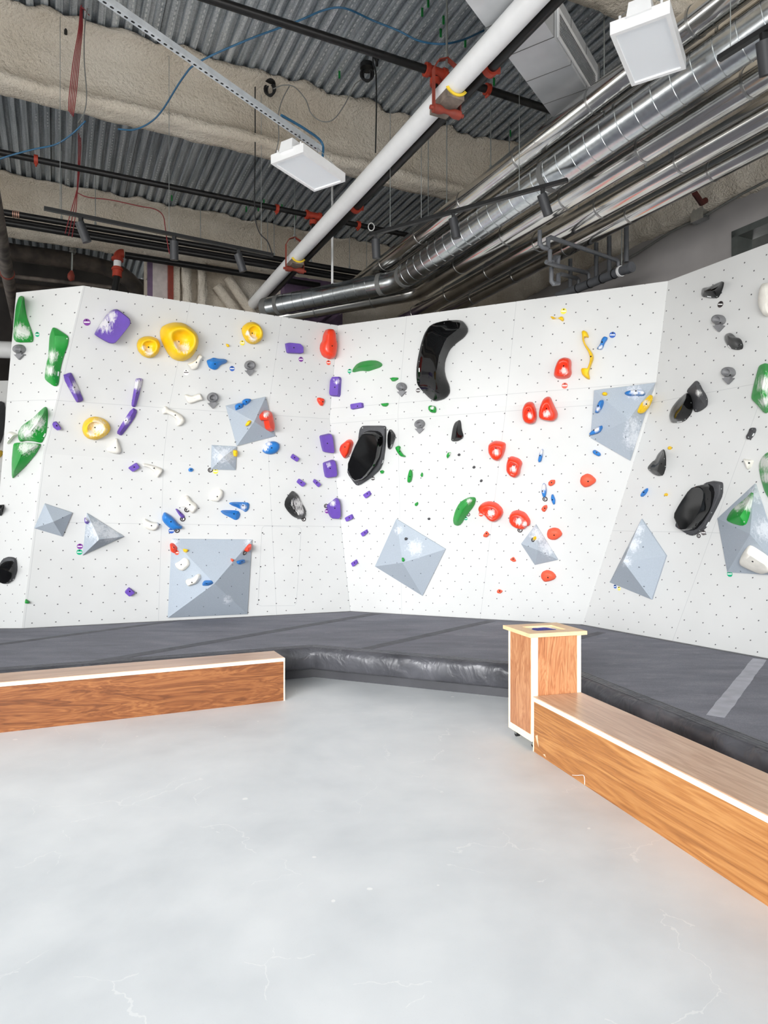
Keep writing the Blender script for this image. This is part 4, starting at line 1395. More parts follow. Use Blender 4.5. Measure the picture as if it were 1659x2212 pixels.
hold('D', 'black', 'facet', 0.13, [(1148, 272), (1190, 310), (1210, 360), (1240, 410), (1245, 450), (1235, 480), (1200, 490), (1150, 470), (1110, 430), (1085, 390), (1090, 345), (1120, 300)],
     'shiny black shield hold with a chalked white face and ring tag', [(1150, 310), (1150, 380), (1200, 460)], [(1185, 370, 70), (1205, 430, 50)], bolt=False, sticker=[(1107, 430), (1118, 446)], screws=[(1150, 470), (1236, 455)], steps=36)

# ---- front wall: green
hold('E', 'green', 'facet', 0.11, [(338, 603), (345, 570), (375, 530), (420, 505), (500, 492), (560, 495), (600, 515), (608, 535), (590, 555), (530, 575), (480, 592), (420, 585)], 'green wing-shaped hold near the top just past the inner corner', [(390, 560), (480, 545), (570, 530)], bolt=False, steps=34)
hold('E', 'green', 'dome', 0.05, [(677, 655), (700, 645), (752, 647), (750, 662), (720, 680), (695, 682)], 'small green lip foothold above a grey arrow hold', bolt=False)
hold('E', 'green', 'dome', 0.05, [(592, 880), (620, 878), (665, 873), (660, 895), (640, 908), (610, 905)], 'small green crescent foothold between grey arrow holds', bolt=False)
hold('E', 'green', 'dome', 0.06, [(1022, 905), (1045, 895), (1065, 900), (1085, 905), (1093, 930), (1088, 965), (1045, 962), (1022, 935)], 'green curled hold directly below the big black boomerang', [(1050, 930)], [(1055, 915, 30)], bolt=(1050, 938))
hold('E', 'green', 'dome', 0.05, [(722, 1270), (745, 1255), (765, 1258), (772, 1275), (760, 1285), (790, 1330), (818, 1350), (815, 1357), (770, 1350), (740, 1310)], 'green forked hold beside the big black block', [(745, 1275), (785, 1335)], bolt=(760, 1308))
hold('E', 'green', 'dome', 0.04, [(1180, 1345), (1195, 1315), (1222, 1315), (1215, 1340), (1190, 1372)], 'small green half-moon foothold under the narrow black hold', None, [(1212, 1330, 22)], bolt=False)
hold('E', 'green', 'dome', 0.05, [(855, 1465), (875, 1480), (880, 1520), (868, 1575), (850, 1588), (832, 1580), (835, 1530), (845, 1490)], 'upright green pod hold low beside the big black block', [(857, 1490), (850, 1560)], bolt=(852, 1532))
hold('E', 'green', 'dome', 0.03, [(960, 1492), (972, 1505), (970, 1530), (960, 1538), (947, 1520)], 'tiny green foothold beside the upright green pod', bolt=False)
hold('E', 'green', 'dome', 0.04, [(585, 1480), (610, 1472), (625, 1487), (615, 1505), (595, 1505)], 'tiny green foothold at the lower edge of the big black block', bolt=False)
hold('G', 'green', 'dome', 0.04, [(740, 480), (765, 465), (770, 485), (755, 503), (742, 497)], 'small green foothold alone above the tilted low volume', bolt=False)
hold('G', 'green', 'dome', 0.04, [(632, 925), (645, 920), (660, 945), (650, 957), (635, 955)], 'small green hold on the peak of the tilted low volume', bolt=False)
hold('G', 'green', 'facet', 0.12, [(1180, 428), (1230, 428), (1240, 450), (1225, 500), (1160, 580), (1120, 650), (1090, 662), (1060, 650), (1052, 610), (1070, 540), (1095, 490), (1120, 460)],
     'big green pickle-shaped hold low on the wall beside a red hold', [(1190, 460), (1130, 530), (1090, 620)], [(1180, 460, 40)], bolt=(1096, 527), steps=36)

# ---- front wall: black
hold('E', 'black', 'facet', 0.22, [(1030, 195), (1080, 165), (1180, 140), (1300, 135), (1340, 150), (1375, 200), (1375, 240), (1340, 290), (1270, 340), (1210, 400), (1170, 500), (1165, 580), (1180, 650), (1210, 720), (1215, 780), (1190, 820), (1150, 845), (1080, 862), (1040, 840), (970, 770), (925, 710), (918, 640), (920, 560), (935, 460), (960, 350), (990, 260)],
     'huge glossy black boomerang hold near the top of the wall', [(1290, 215), (1180, 300), (1120, 450), (1095, 600), (1085, 770)], bolt=False, sticker=[(936, 560), (936, 595)], screws=[(1160, 158), (1295, 142), (965, 355), (935, 500), (1208, 740), (1080, 855)], steps=64)
dual('E', [(425, 1080), (440, 1075), (630, 1075), (645, 1090), (640, 1250), (620, 1400), (590, 1470), (500, 1550), (400, 1612), (375, 1605), (300, 1500), (305, 1450), (390, 1280), (410, 1110)],
     [(490, 1110), (600, 1120), (635, 1180), (600, 1390), (480, 1540), (390, 1565), (325, 1440), (400, 1250), (450, 1150)], 0.05, 0.20,
     'big black block hold with a mirror-like face beside a red hold', None, [(612, 1385), (605, 1410)], [(428, 1096), (626, 1096), (640, 1190), (600, 1412), (380, 1598), (308, 1490)])
hold('E', 'black', 'facet', 0.10, [(670, 1110), (690, 1110), (720, 1150), (727, 1180), (710, 1230), (690, 1280), (675, 1290), (655, 1275), (652, 1220), (655, 1150)], 'slim glossy black hold touching the big black block', [(688, 1150), (680, 1250)], bolt=False, sticker=[(690, 1245), (684, 1268)], screws=[(680, 1125), (718, 1185)])
hold('E', 'black', 'facet', 0.09, [(1298, 1022), (1312, 1040), (1318, 1110), (1335, 1165), (1328, 1190), (1285, 1215), (1240, 1217), (1223, 1205), (1228, 1160), (1240, 1090), (1258, 1045)], 'narrow glossy black hold standing alone mid wall', [(1285, 1060), (1270, 1180)], bolt=(1262, 1105), screws=[(1238, 1202), (1322, 1180)])
hold('E', 'matte', 'dome', 0.03, [(1278, 1335), (1293, 1322), (1307, 1333), (1300, 1348), (1285, 1346)], 'tiny black foothold beside the green half-moon', bolt=False)
hold('E', 'matte', 'dome', 0.03, [(1412, 1446), (1427, 1433), (1443, 1446), (1432, 1460), (1418, 1458)], 'tiny black foothold topmost of two between black and red holds', bolt=False)
hold('E', 'matte', 'dome', 0.03, [(1478, 1570), (1490, 1555), (1506, 1562), (1500, 1580), (1485, 1582)], 'tiny black foothold lower of two between black and red holds', bolt=False)
hold('G', 'matte', 'dome', 0.03, [(844, 604), (854, 594), (868, 600), (864, 614), (848, 614)], 'tiny black foothold above the low tilted volume', bolt=False)
hold('G', 'matte', 'dome', 0.03, [(654, 766), (666, 756), (684, 764), (676, 780), (658, 782)], 'tiny black foothold on the upper face of the tilted low volume', bolt=False)

# ---- front wall: red
hold('E', 'red', 'dome', 0.10, [(300, 1198), (330, 1200), (350, 1230), (335, 1280), (325, 1320), (290, 1368), (270, 1365), (240, 1320), (228, 1285), (240, 1245), (275, 1220)], 'red heart-shaped hold squeezed between purple and black blocks', [(300, 1240), (285, 1310)], bolt=(270, 1267))
RP = dict(steps=36)
hold('F', 'red', 'pocket', 0.12, [(790, 515), (830, 500), (870, 508), (885, 530), (883, 590), (888, 630), (870, 665), (820, 678), (765, 672), (743, 650), (750, 600), (770, 545)], 'red pocket hold highest on the wall, beside the yellow S-shaped hold', [(820, 605)], [(825, 610, 50)], bolt=(820, 567), **RP)
hold('F', 'red', 'pocket', 0.11, [(510, 870), (540, 857), (575, 862), (600, 930), (605, 990), (590, 1030), (550, 1040), (510, 1025), (490, 985), (488, 920)], 'red oval pocket hold, narrower of the side-by-side pair', [(543, 965)], [(545, 975, 40)], bolt=(531, 928), **RP)
hold('F', 'red', 'pocket', 0.12, [(660, 830), (690, 815), (715, 820), (740, 880), (775, 950), (770, 990), (740, 1017), (660, 1005), (625, 985), (625, 930), (640, 870)], 'red tall pocket hold, wider of the side-by-side pair', [(690, 955)], [(680, 960, 50)], bolt=(680, 915), **RP)
hold('F', 'red', 'pocket', 0.11, [(215, 1200), (260, 1175), (310, 1180), (350, 1195), (348, 1245), (325, 1310), (290, 1340), (250, 1325), (215, 1275), (210, 1235)], 'red shield-shaped pocket hold, upper of the diagonal pair', [(275, 1265)], [(270, 1272, 45)], bolt=(268, 1237), **RP)
hold('F', 'red', 'pocket', 0.11, [(375, 1310), (400, 1300), (460, 1320), (488, 1355), (470, 1410), (465, 1450), (430, 1477), (390, 1460), (358, 1420), (358, 1360)], 'red rounded pocket hold, lower of the diagonal pair', [(415, 1400)], [(410, 1408, 45)], bolt=(416, 1377), **RP)
hold('G', 'red', 'pocket', 0.11, [(1265, 500), (1300, 470), (1350, 460), (1410, 475), (1455, 520), (1462, 560), (1440, 600), (1390, 630), (1345, 610), (1310, 565), (1270, 548), (1258, 525)], 'red kidney-shaped pocket hold next to the big green pickle', [(1372, 550)], [(1360, 560, 50)], bolt=(1366, 527), **RP)
hold('H', 'red', 'pocket', 0.11, [(385, 520), (430, 508), (490, 530), (528, 590), (525, 630), (495, 625), (500, 640), (480, 658), (430, 650), (385, 625), (363, 590), (365, 550)], 'red pocket hold with an open lip and ring tag above the small grey volume', [(425, 595)], [(435, 600, 50), (480, 620, 40)], bolt=(427, 572), **RP)
CB = dict(rough=0.06)
hold('H', 'coral', 'dome', 0.07, [(920, 250), (965, 225), (1000, 235), (1038, 270), (1035, 295), (990, 325), (950, 335), (920, 310), (912, 285)], 'matt red boulder hold alone below the kite-shaped volume', [(970, 280)], bolt=(975, 288), **CB)
hold('H', 'coral', 'dome', 0.07, [(665, 660), (710, 645), (750, 655), (775, 690), (770, 710), (730, 740), (690, 743), (660, 725), (655, 690)], 'matt red boulder hold touching beside the small grey volume', [(715, 692)], bolt=(710, 707), **CB)
hold('H', 'coral', 'dome', 0.07, [(620, 990), (660, 975), (700, 990), (727, 1020), (720, 1045), (680, 1062), (635, 1068), (612, 1040), (607, 1015)], 'matt red boulder hold under the small grey volume', [(665, 1022)], bolt=(662, 1037), **CB)
hold('G', 'coral', 'dome', 0.05, [(1297, 735), (1325, 702), (1350, 730), (1330, 755), (1300, 750)], 'small red foothold below the red kidney hold', bolt=(1323, 727))
hold('G', 'coral', 'dome', 0.04, [(1512, 935), (1545, 912), (1568, 950), (1545, 955)], 'small red foothold low between two grey volumes', bolt=(1540, 934))
hold('G', 'coral', 'dome', 0.04, [(1408, 1190), (1425, 1177), (1458, 1192), (1440, 1212), (1412, 1208)], 'lowest small red foothold just above the mat', bolt=(1430, 1194))
hold('H', 'coral', 'dome', 0.05, [(665, 295), (685, 275), (720, 275), (718, 305), (690, 325), (668, 318)], 'small red hold topmost beside the thin blue trio', bolt=(690, 297))
hold('H', 'coral', 'dome', 0.05, [(610, 500), (630, 475), (655, 470), (660, 490), (640, 525), (622, 520)], 'small red foothold right under the ringed blue hold', bolt=(637, 497))

# ---- front wall: yellow and blue
hold('F', 'yellow', 'dome', 0.04, [(712, 165), (735, 167), (748, 176), (788, 176), (800, 165), (818, 170), (825, 195), (815, 208), (795, 195), (785, 185), (748, 187), (730, 190)], 'yellow two-lobed hook hold near the top edge', [(728, 177), (768, 181), (810, 187)], [(768, 181, 26)], bolt=(743, 193))
hold('F', 'yellow', 'dome', 0.07, [(967, 290), (985, 280), (1010, 290), (1025, 320), (1025, 340), (1005, 335), (985, 345), (995, 385), (1030, 430), (1060, 470), (1067, 510), (1045, 570), (1025, 620), (1035, 660), (1035, 680), (1010, 675), (975, 645), (962, 610), (965, 590), (985, 588), (1012, 598), (1030, 555), (1038, 510), (1025, 460), (990, 405), (975, 365), (972, 325)],
     'long yellow S-shaped hold near the top of the wall', [(990, 305), (982, 350), (1012, 415), (1048, 480), (1050, 525), (1022, 605), (1008, 640)], bolt=(1042, 490), steps=60)
hold('F', 'yellow', 'dome', 0.04, [(1132, 797), (1145, 783), (1168, 783), (1181, 797), (1168, 812), (1145, 812)], 'yellow oval chip hold at the top corner of the kite-shaped volume', bolt=(1157, 776))
hold('F', 'yellow', 'dome', 0.07, [(1528, 795), (1530, 830), (1500, 900), (1460, 945), (1425, 952), (1420, 935), (1450, 870), (1485, 840)], 'chalked yellow blade hold on the ridge of the kite-shaped volume', [(1510, 840), (1445, 930)], [(1490, 870, 50)], bolt=(1494, 878), base=(1440, 900))
hold('H', 'yellow', 'dome', 0.04, [(552, 742), (560, 716), (573, 718), (573, 738), (560, 748)], 'yellow chip hold on the small grey volume behind a ring tag', bolt=False)
hold('F', 'blue', 'dome', 0.05, [(1150, 328), (1178, 335), (1180, 350), (1155, 385), (1140, 430), (1125, 440), (1090, 432), (1100, 415), (1118, 395), (1130, 350)], 'blue S-shaped hold near the top beside a blue tag', [(1162, 345), (1135, 385), (1115, 428)], [(1120, 420, 35)], bolt=(1134, 374))
hold('F', 'blue', 'dome', 0.06, [(1120, 845), (1145, 843), (1150, 870), (1130, 920), (1105, 952), (1082, 945), (1095, 895)], 'upright blue hold on the near edge of the kite-shaped volume', [(1132, 860), (1098, 935)], [(1100, 920, 35)], bolt=(1102, 893))
hold('F', 'blue', 'dome', 0.06, [(1312, 795), (1340, 775), (1410, 760), (1470, 770), (1490, 795), (1470, 815), (1420, 812), (1350, 815)], 'long blue hold along the top of the kite-shaped volume, chalked', [(1345, 795), (1465, 792)], [(1400, 775, 70), (1460, 780, 40)], bolt=(1409, 772))
hold('F', 'blue', 'dome', 0.06, [(1040, 1110), (1080, 1075), (1135, 1048), (1143, 1070), (1120, 1110), (1050, 1132), (1038, 1125)], 'blue hold slanting across the lower corner of the kite-shaped volume', [(1060, 1110), (1125, 1070)], [(1090, 1080, 45)], bolt=(1067, 1090))
hold('F', 'blue', 'dome', 0.05, [(640, 1243), (657, 1245), (650, 1300), (640, 1345), (620, 1352), (612, 1335), (625, 1275)], 'thin chalky blue hold alone below the red pair', [(645, 1265), (625, 1335)], [(640, 1270, 50)], bolt=(628, 1297))
hold('F', 'blue', 'dome', 0.05, [(1055, 1258), (1075, 1248), (1120, 1275), (1125, 1295), (1105, 1303), (1062, 1280)], 'short blue pill hold below the kite-shaped volume', [(1072, 1265), (1108, 1287)], bolt=(1088, 1274))
hold('H', 'blue', 'dome', 0.05, [(630, 297), (648, 310), (655, 360), (645, 410), (625, 410), (612, 365), (618, 315)], 'upright chalky blue hold with a ring tag at its foot', [(633, 320), (637, 395)], [(630, 335, 60)], bolt=(620, 363))
hold('H', 'blue', 'dome', 0.04, [(690, 390), (705, 387), (722, 430), (718, 465), (705, 468), (685, 425)], 'small blue leaf hold beside the ringed blue hold', [(698, 405), (711, 450)], bolt=(697, 431))

# ---- right wall
hold('J', 'black', 'facet', 0.12, [(592, 133), (605, 150), (617, 220), (615, 310), (590, 385), (550, 393), (500, 375), (447, 325), (450, 300), (490, 255), (520, 235), (545, 180)], 'glossy black fin hold just past the wall edge by a yellow dot', [(590, 180), (560, 260), (540, 340)], bolt=(572, 272), screws=[(597, 225), (605, 297), (460, 328)], steps=34)
hold('J', 'yellow', 'dome', 0.04, [(638, 118), (655, 103), (672, 118), (662, 140), (645, 138)], 'small yellow knob hold beside the glossy black fin', bolt=False)
hold('J', 'yellow', 'dome', 0.04, [(603, 567), (620, 550), (636, 565), (628, 582), (610, 582)], 'small yellow knob hold beside the big black slab hold', bolt=False)
hold('J', 'blue', 'dome', 0.05, [(443, 502), (445, 530), (420, 570), (392, 592), (380, 575), (400, 535)], 'small slanting blue hold beside the wall edge', [(435, 520), (395, 575)], bolt=(401, 546))
dual('J', [(1050, 433), (1150, 447), (1163, 465), (1160, 570), (1110, 680), (1020, 850), (1000, 890), (930, 935), (880, 963), (850, 955), (725, 880), (722, 855), (775, 720), (870, 640), (930, 500)],
     [(960, 490), (1050, 460), (1100, 490), (1115, 560), (1080, 700), (1000, 830), (930, 905), (855, 915), (830, 870), (785, 770), (850, 650)], 0.05, 0.20,
     'big black slab hold with a mirror-like face above the mat side, two tags below', None, [(1022, 830), (1000, 872)], [(1142, 513), (1048, 740), (935, 912), (728, 862), (880, 955)])
hold('J', 'white', 'dome', 0.05, [(1360, 222), (1380, 230), (1460, 237), (1430, 310), (1400, 330), (1385, 290)], 'small cream wedge hold beside a chalked green hold', bolt=(1407, 266), **W_)
hold('J', 'green', 'facet', 0.13, [(1588, 165), (1550, 200), (1520, 250), (1510, 300), (1530, 420), (1560, 520), (1588, 580), (1640, 640), (1700, 500), (1720, 300), (1660, 160)], 'chalk-covered green hold cut by the frame edge above the grey volume', [(1600, 260), (1610, 480)], [(1560, 260, 130), (1570, 400, 90)], bolt=False, steps=36)
hold('J', 'green', 'facet', 0.07, [(1452, 535), (1440, 640), (1410, 780), (1385, 850), (1340, 870), (1260, 850), (1200, 820), (1205, 790), (1240, 730), (1290, 680), (1380, 610)], 'green leaf hold on the big grey volume, its tip white with chalk', [(1420, 620), (1330, 780)], [(1410, 650, 120), (1300, 690, 70)], bolt=False, screws=[(1298, 762), (1360, 828)], steps=36)
hold('J', 'white', 'dome', 0.10, [(1415, 1050), (1450, 1060), (1588, 1150), (1660, 1230), (1640, 1280), (1550, 1305), (1480, 1285), (1340, 1225), (1325, 1190), (1345, 1130), (1390, 1065)], 'large smooth cream hold on the big grey volume', [(1420, 1140), (1560, 1230)], bolt=(1441, 1207), steps=36)
hold('I', 'black', 'facet', 0.12, [(925, 350), (940, 325), (1010, 315), (1080, 280), (1150, 250), (1168, 260), (1160, 310), (1135, 380), (1100, 440), (1020, 440), (935, 425), (920, 400)], 'glossy black bird-shaped hold highest on its wall', [(960, 360), (1060, 355), (1140, 280)], bolt=False, sticker=[(978, 417), (1020, 422)], screws=[(1085, 420)], steps=36)
hold('I', 'black', 'facet', 0.11, [(1240, 828), (1265, 840), (1305, 880), (1340, 885), (1365, 910), (1385, 970), (1375, 1010), (1330, 1023), (1270, 1015), (1220, 980), (1185, 920), (1178, 870), (1200, 840)], 'glossy black bean hold between two grey arrow holds', [(1225, 870), (1300, 940), (1350, 990)], bolt=False, sticker=[(1212, 968), (1245, 1003)], screws=[(1300, 1005), (1355, 960)], steps=36)
hold('I', 'matte', 'facet', 0.13, [(865, 1363), (895, 1385), (930, 1460), (970, 1520), (992, 1580), (985, 1650), (920, 1700), (860, 1722), (835, 1690), (830, 1600), (800, 1520), (762, 1490), (775, 1460), (820, 1410)], 'speckled black leaf hold, upper of the overlapping pair', [(865, 1420), (885, 1540), (960, 1640)], [(880, 1500, 60)], bolt=False, screws=[(892, 1407), (968, 1573), (850, 1695)], steps=36)
hold('I', 'black', 'facet', 0.15, [(755, 1500), (780, 1510), (825, 1570), (830, 1640), (800, 1740), (740, 1810), (690, 1835), (590, 1842), (570, 1800), (563, 1750), (590, 1670), (660, 1580)], 'glossy black leaf hold, lower of the overlapping pair', [(750, 1560), (700, 1680), (630, 1790)], bolt=False, sticker=[(638, 1828), (690, 1820)], screws=[(795, 1612), (728, 1797)], steps=36)
hold('I', 'matte', 'dome', 0.05, [(1490, 1890), (1525, 1895), (1530, 1930), (1500, 1990), (1465, 2025), (1435, 2025), (1425, 1990), (1455, 1940), (1465, 1900)], 'small black bean hold alone below the faceted green hold', [(1500, 1930), (1455, 1995)], bolt=False, sticker=[(1500, 1955), (1484, 1985)], screws=[(1483, 1910), (1440, 2000)])
hold('I', 'green', 'facet', 0.16, [(1659, 1165), (1590, 1190), (1570, 1220), (1520, 1410), (1490, 1550), (1500, 1580), (1570, 1650), (1640, 1735), (1680, 1710), (1760, 1600), (1790, 1250)], 'faceted green hold cut by the frame edge, chalk on its inner face', [(1640, 1280), (1600, 1480), (1640, 1650)], [(1640, 1400, 170), (1620, 1600, 100)], bolt=False, steps=40)
hold('I', 'white', 'dome', 0.14, [(1659, 270), (1630, 280), (1600, 380), (1592, 480), (1600, 560), (1640, 640), (1659, 650), (1730, 640), (1760, 450), (1720, 270)], 'cream hold at the frame edge, highest on its wall', bolt=False)


# ------------------------------------------------------------------ grey arrow holds, tags
def arrow_hold(crop, cx, cy, s, label):
    """round jug over an arrow plate pointing down"""
    ring = [(cx + math.cos(t) * 50 * s, cy + math.sin(t) * 47 * s * (1.0 if math.sin(t) < 0 else 0.8)) for t in [k * math.pi / 8 for k in range(16)]]
    o, data = hold(crop, 'grey', 'pocket', 0.075, ring, label, [(cx - 4 * s, cy)], bolt=(cx + 2 * s, cy + 16 * s), steps=30, name='arrow_hold')
    o['category'] = 'climbing hold'
    o['group'] = 'grey arrow holds'
    px = cp(crop, [(cx - 46 * s, cy + 44 * s), (cx - 26 * s, cy + 48 * s), (cx - 22 * s, cy + 20 * s), (cx + 22 * s, cy + 20 * s), (cx + 26 * s, cy + 48 * s), (cx + 46 * s, cy + 42 * s), (cx - 2 * s, cy + 92 * s)])
    d2 = hold_mesh(px, 'plate', 0.03, None, 0, 0.0015, (), 0.0, (data[3], data[4]), 20)
    mesh_from('arrow_plate', d2, M['grey'], o)
    return o


arrow_hold('A', 185, 645, 1.0, 'grey arrow hold under the tall green horn on the end wall')
arrow_hold('B', 660, 622, 1.0, 'grey arrow hold near the top beside the blue comma hold and tag')
arrow_hold('B', 328, 910, 1.05, 'grey arrow hold beside the cream bow-shaped bone')
arrow_hold('E', 783, 735, 0.92, 'grey arrow hold beside the black boomerang, under the green lip')
arrow_hold('E', 944, 1062, 0.92, 'grey arrow hold below the boomerang, beside the narrow black hold')
arrow_hold('I', 1120, 690, 1.4, 'grey arrow hold under the black bird-shaped hold')
arrow_hold('I', 1230, 1278, 1.42, 'grey arrow hold above the black leaf pair')


def route_tag(crop, x, y, r, colour, label, tilt=0.0):
    px, py = cp(crop, [(x, y)])[0]
    rr = r * CROP[crop][2]
    h = hit(px, py)
    if h is None:
        return
    c0, nrm = h
    ux = (plane_hit(px + 1, py + tilt, c0, nrm) - c0).normalized()
    uy = nrm.cross(ux).normalized()
    R = rr * c0.y / F
    o = MB().tube([nrm * 0.0008, nrm * 0.0024], R, 24).build('route_tag', M['tag_' + ('w' if colour == 'white' else colour)], None, True)
    o.location = c0
    tag(o, label, 'tag', 'striped route tags')
    mb = MB()
    mb.obox(nrm * 0.0026, ux, uy, nrm, R * 1.62, R * 0.34, 0.001)
    mb.build('stripe', M['tag_grey'] if colour == 'white' else M['tag_white'], o)
    surf = nrm * 0.0026 + uy * (R * 0.62 if uy.z > 0 else -R * 0.62)
    MB().tube([surf - nrm * .001, surf + nrm * 0.0006], 0.007, 10).build('screw', M['bolt'], o, True)
    return o


def start_tag(crop, x, y, r, label):
    px, py = cp(crop, [(x, y)])[0]
    rr = r * CROP[crop][2]
    c0, nrm = hit(px, py)
    ux = (plane_hit(px + 1, py, c0, nrm) - c0).normalized()
    uy = nrm.cross(ux).normalized()
    if uy.z < 0:
        uy = -uy
    R = rr * c0.y / F
    o = MB().tube([nrm * 0.0008, nrm * 0.0022], R, 24).build('start_tag', M['tag_white'], None, True)
    o.location = c0
    tag(o, label, 'tag', 'black ringed start tags')
    pts = [nrm * 0.0026 + (ux * math.cos(t) + uy * math.sin(t)) * R * 0.78 for t in [k * 2 * math.pi / 24 for k in range(24)]]
    MB().tube(pts, R * 0.24, 6, closed=True).build('ring', M['tag_black'], o, True)
    mb = MB()
    mb.prism([nrm * 0.0024 + uy * R * 0.1 - ux * R * 0.55, nrm * 0.0024 - uy * R * 0.62, nrm * 0.0024 + uy * R * 0.5 + ux * R * 0.2], nrm * 0.0008)
    mb.build('arrow_mark', M['tag_black'], o)
    return o


for a in (('A', 335, 508, 22, 'green', 'green striped tag beside the tall green horn'),
          ('A', 778, 398, 30, 'purple', 'purple striped tag beside the largest purple block'),
          ('B', 92, 682, 25, 'white', 'white striped tag under the cream bone below the biggest yellow bowl'),
          ('B', 503, 648, 23, 'blue', 'blue striped tag between the blue comma hold and a grey arrow'),
          ('B', 595, 418, 22, 'yellow', 'yellow striped tag at the rim of the lone yellow bowl'),
          ('B', 1120, 565, 22, 'purple', 'purple striped tag under the flat purple block'),
          ('B', 1367, 595, 21, 'red', 'red striped tag under the red pear hold'),
          ('B', 355, 1568, 23, 'yellow', 'yellow tag half hidden under the small square volume'),
          ('C', 716, 830, 25, 'purple', 'purple striped tag at the edge of the three-sided volume'),
          ('C', 712, 882, 25, 'green', 'green striped tag at the edge of the three-sided volume'),
          ('D', 243, 575, 21, 'blue', 'blue striped tag peeping out under the big blue teardrop'),
          ('D', 283, 738, 19, 'red', 'red tag under the red hold on the largest volume'),
          ('D', 1405, 428, 18, 'purple', 'purple tag beside the lowest inner-corner purple block'),
          ('E', 312, 587, 20, 'green', 'green striped tag at the tip of the green wing'),
          ('E', 926, 760, 21, 'grey', 'dark striped tag beside the black boomerang'),
          ('E', 520, 1548, 19, 'grey', 'dark tag at the lower edge of the big black block'),
          ('F', 820, 122, 24, 'yellow', 'yellow striped tag above the yellow hook hold'),
          ('F', 1218, 315, 25, 'blue', 'blue striped tag beside the high blue S-shaped hold'),
          ('F', 829, 728, 24, 'red', 'red striped tag under the highest red pocket'),
          ('G', 1155, 603, 15, 'green', 'green tag beside the big green pickle'),
          ('G', 1278, 568, 20, 'red', 'red tag at the edge of the red kidney hold'),
          ('J', 128, 1447, 18, 'blue', 'blue striped tag under the tall grey diamond volume'),
          ('J', 165, 1466, 18, 'yellow', 'yellow tag under the tall grey diamond volume'),
          ('J', 972, 932, 25, 'grey', 'dark striped tag under the big black slab'),
          ('J', 1223, 1326, 28, 'green', 'green striped tag under the big cut-off grey volume'),
          ('I', 1125, 507, 36, 'black', 'black striped tag under the black bird-shaped hold')):
    route_tag(*a)
for a in (('B', 307, 1557, 22, 'ringed start tag at the corner of the small square volume'),
          ('D', 285, 573, 19, 'ringed start tag under the big blue teardrop'),
          ('D', 327, 487, 20, 'ringed start tag at the tip of the purple wedge'),
          ('D', 358, 418, 20, 'ringed start tag on the cream vertebra hold'),
          ('D', 1230, 489, 17, 'ringed start tag at the tip of the chalked black shield'),
          ('D', 1397, 390, 17, 'ringed start tag beside the lowest inner-corner purple block'),
          ('D', 787, 740, 18, 'ringed start tag on the largest volume under its red corner hold'),
          ('G', 1175, 570, 16, 'ringed start tag beside the big green pickle'),
          ('H', 445, 667, 20, 'ringed start tag under the open-lipped red pocket'),
          ('H', 640, 425, 20, 'ringed start tag at the foot of the upright blue hold'),
          ('H', 547, 743, 17, 'ringed start tag on the small grey volume'),
          ('J', 927, 962, 21, 'ringed start tag under the big black slab')):
    start_tag(*a)
# ================================================================== services under the deck
UZ = Vector((0, 0, 1))


def pipe(name, pts, r, mat, label, cat, group=None, seg=16, parent=None, smooth_path=False):
    if smooth_path:
        pts = bezier_path(pts, 7)
    o = MB().tube(pts, r, seg).build(name, mat, parent, True)
    if parent is None:
        tag(o, label, cat, group)
    return o


def ring_on(p, axis, r, w, mat, name, parent, seg=20):
    axis = axis.normalized()
    return MB().tube([p - axis * w / 2, p + axis * w / 2], r, seg).build(name, mat, parent, True)


# white main pipe with its two roller hangers
WB, WZ, WR = 2.775, 4.9, 0.082
pipe('water_pipe', [ab(WB, 1.5, WZ), ab(WB, 10.6, WZ)], WR, M['white_pvc'], 'thick white jacketed pipe running diagonally under the deck', 'pipe', seg=28)


def roller_hanger(a, label):
    t = thing('pipe_hanger', label, 'pipe hanger', ab(WB, a, WZ), math.atan2(UB.y, UB.x), 'red roller hangers on the white pipe')
    # local x = across the pipe, y = along, z = up
    path = [(-0.118, -0.13), (-0.118, 0.16), (-0.075, 0.235), (0.0, 0.27), (0.075, 0.235), (0.118, 0.16), (0.118, -0.13)]
    mb = MB()
    for (x0, z0), (x1, z1) in zip(path, path[1:]):
        d = Vector((x1 - x0, 0, z1 - z0))
        c = Vector(((x0 + x1) / 2, 0, (z0 + z1) / 2))
        mb.obox(c, d.normalized(), (0, 1, 0), d.normalized().cross(Vector((0, 1, 0))), d.length + 0.006, 0.042, 0.007)
    mb.build('strap', M['rust'], t)
    xs = [-0.15, -0.125, -0.12, -0.075, -0.05, -0.02, 0.02, 0.05, 0.075, 0.12, 0.125, 0.15]
    rs = [0.016, 0.016, 0.034, 0.036, 0.030, 0.018, 0.018, 0.030, 0.036, 0.034, 0.016, 0.016]
    MB().tube([(x, 0, -0.148) for x in xs], rs, 16).build('roller', M['rust'], t, True)
    arc = [(0.0 + math.sin(q) * 0.086, -math.cos(q) * 0.086) for q in [(-1.0 + 0.25 * k) for k in range(9)]]
    poly = [(x, -0.14, z) for x, z in arc] + [(0.075, -0.14, -0.118), (-0.075, -0.14, -0.118)]
    MB().prism(poly, (0, 0.28, 0)).build('saddle_block', M['block'], t)
    poly = [(x, -0.150, z) for x, z in arc] + [(x * 1.28, -0.150, z * 1.22) for x, z in reversed(arc)]
    tag(MB().prism(poly, (0, 0.0095, 0)).build('insulation_end', M['block_yellow'], t), 'yellow insulation edge')
    MB().tube([(0, 0, 0.22), (0, 0, DECK - WZ + 0.02)], 0.009, 8).build('rod', M['rod'], t, True)
    MB().tube([(0, 0, 0.273), (0, 0, 0.3)], 0.02, 6).build('nut', M['rod'], t)


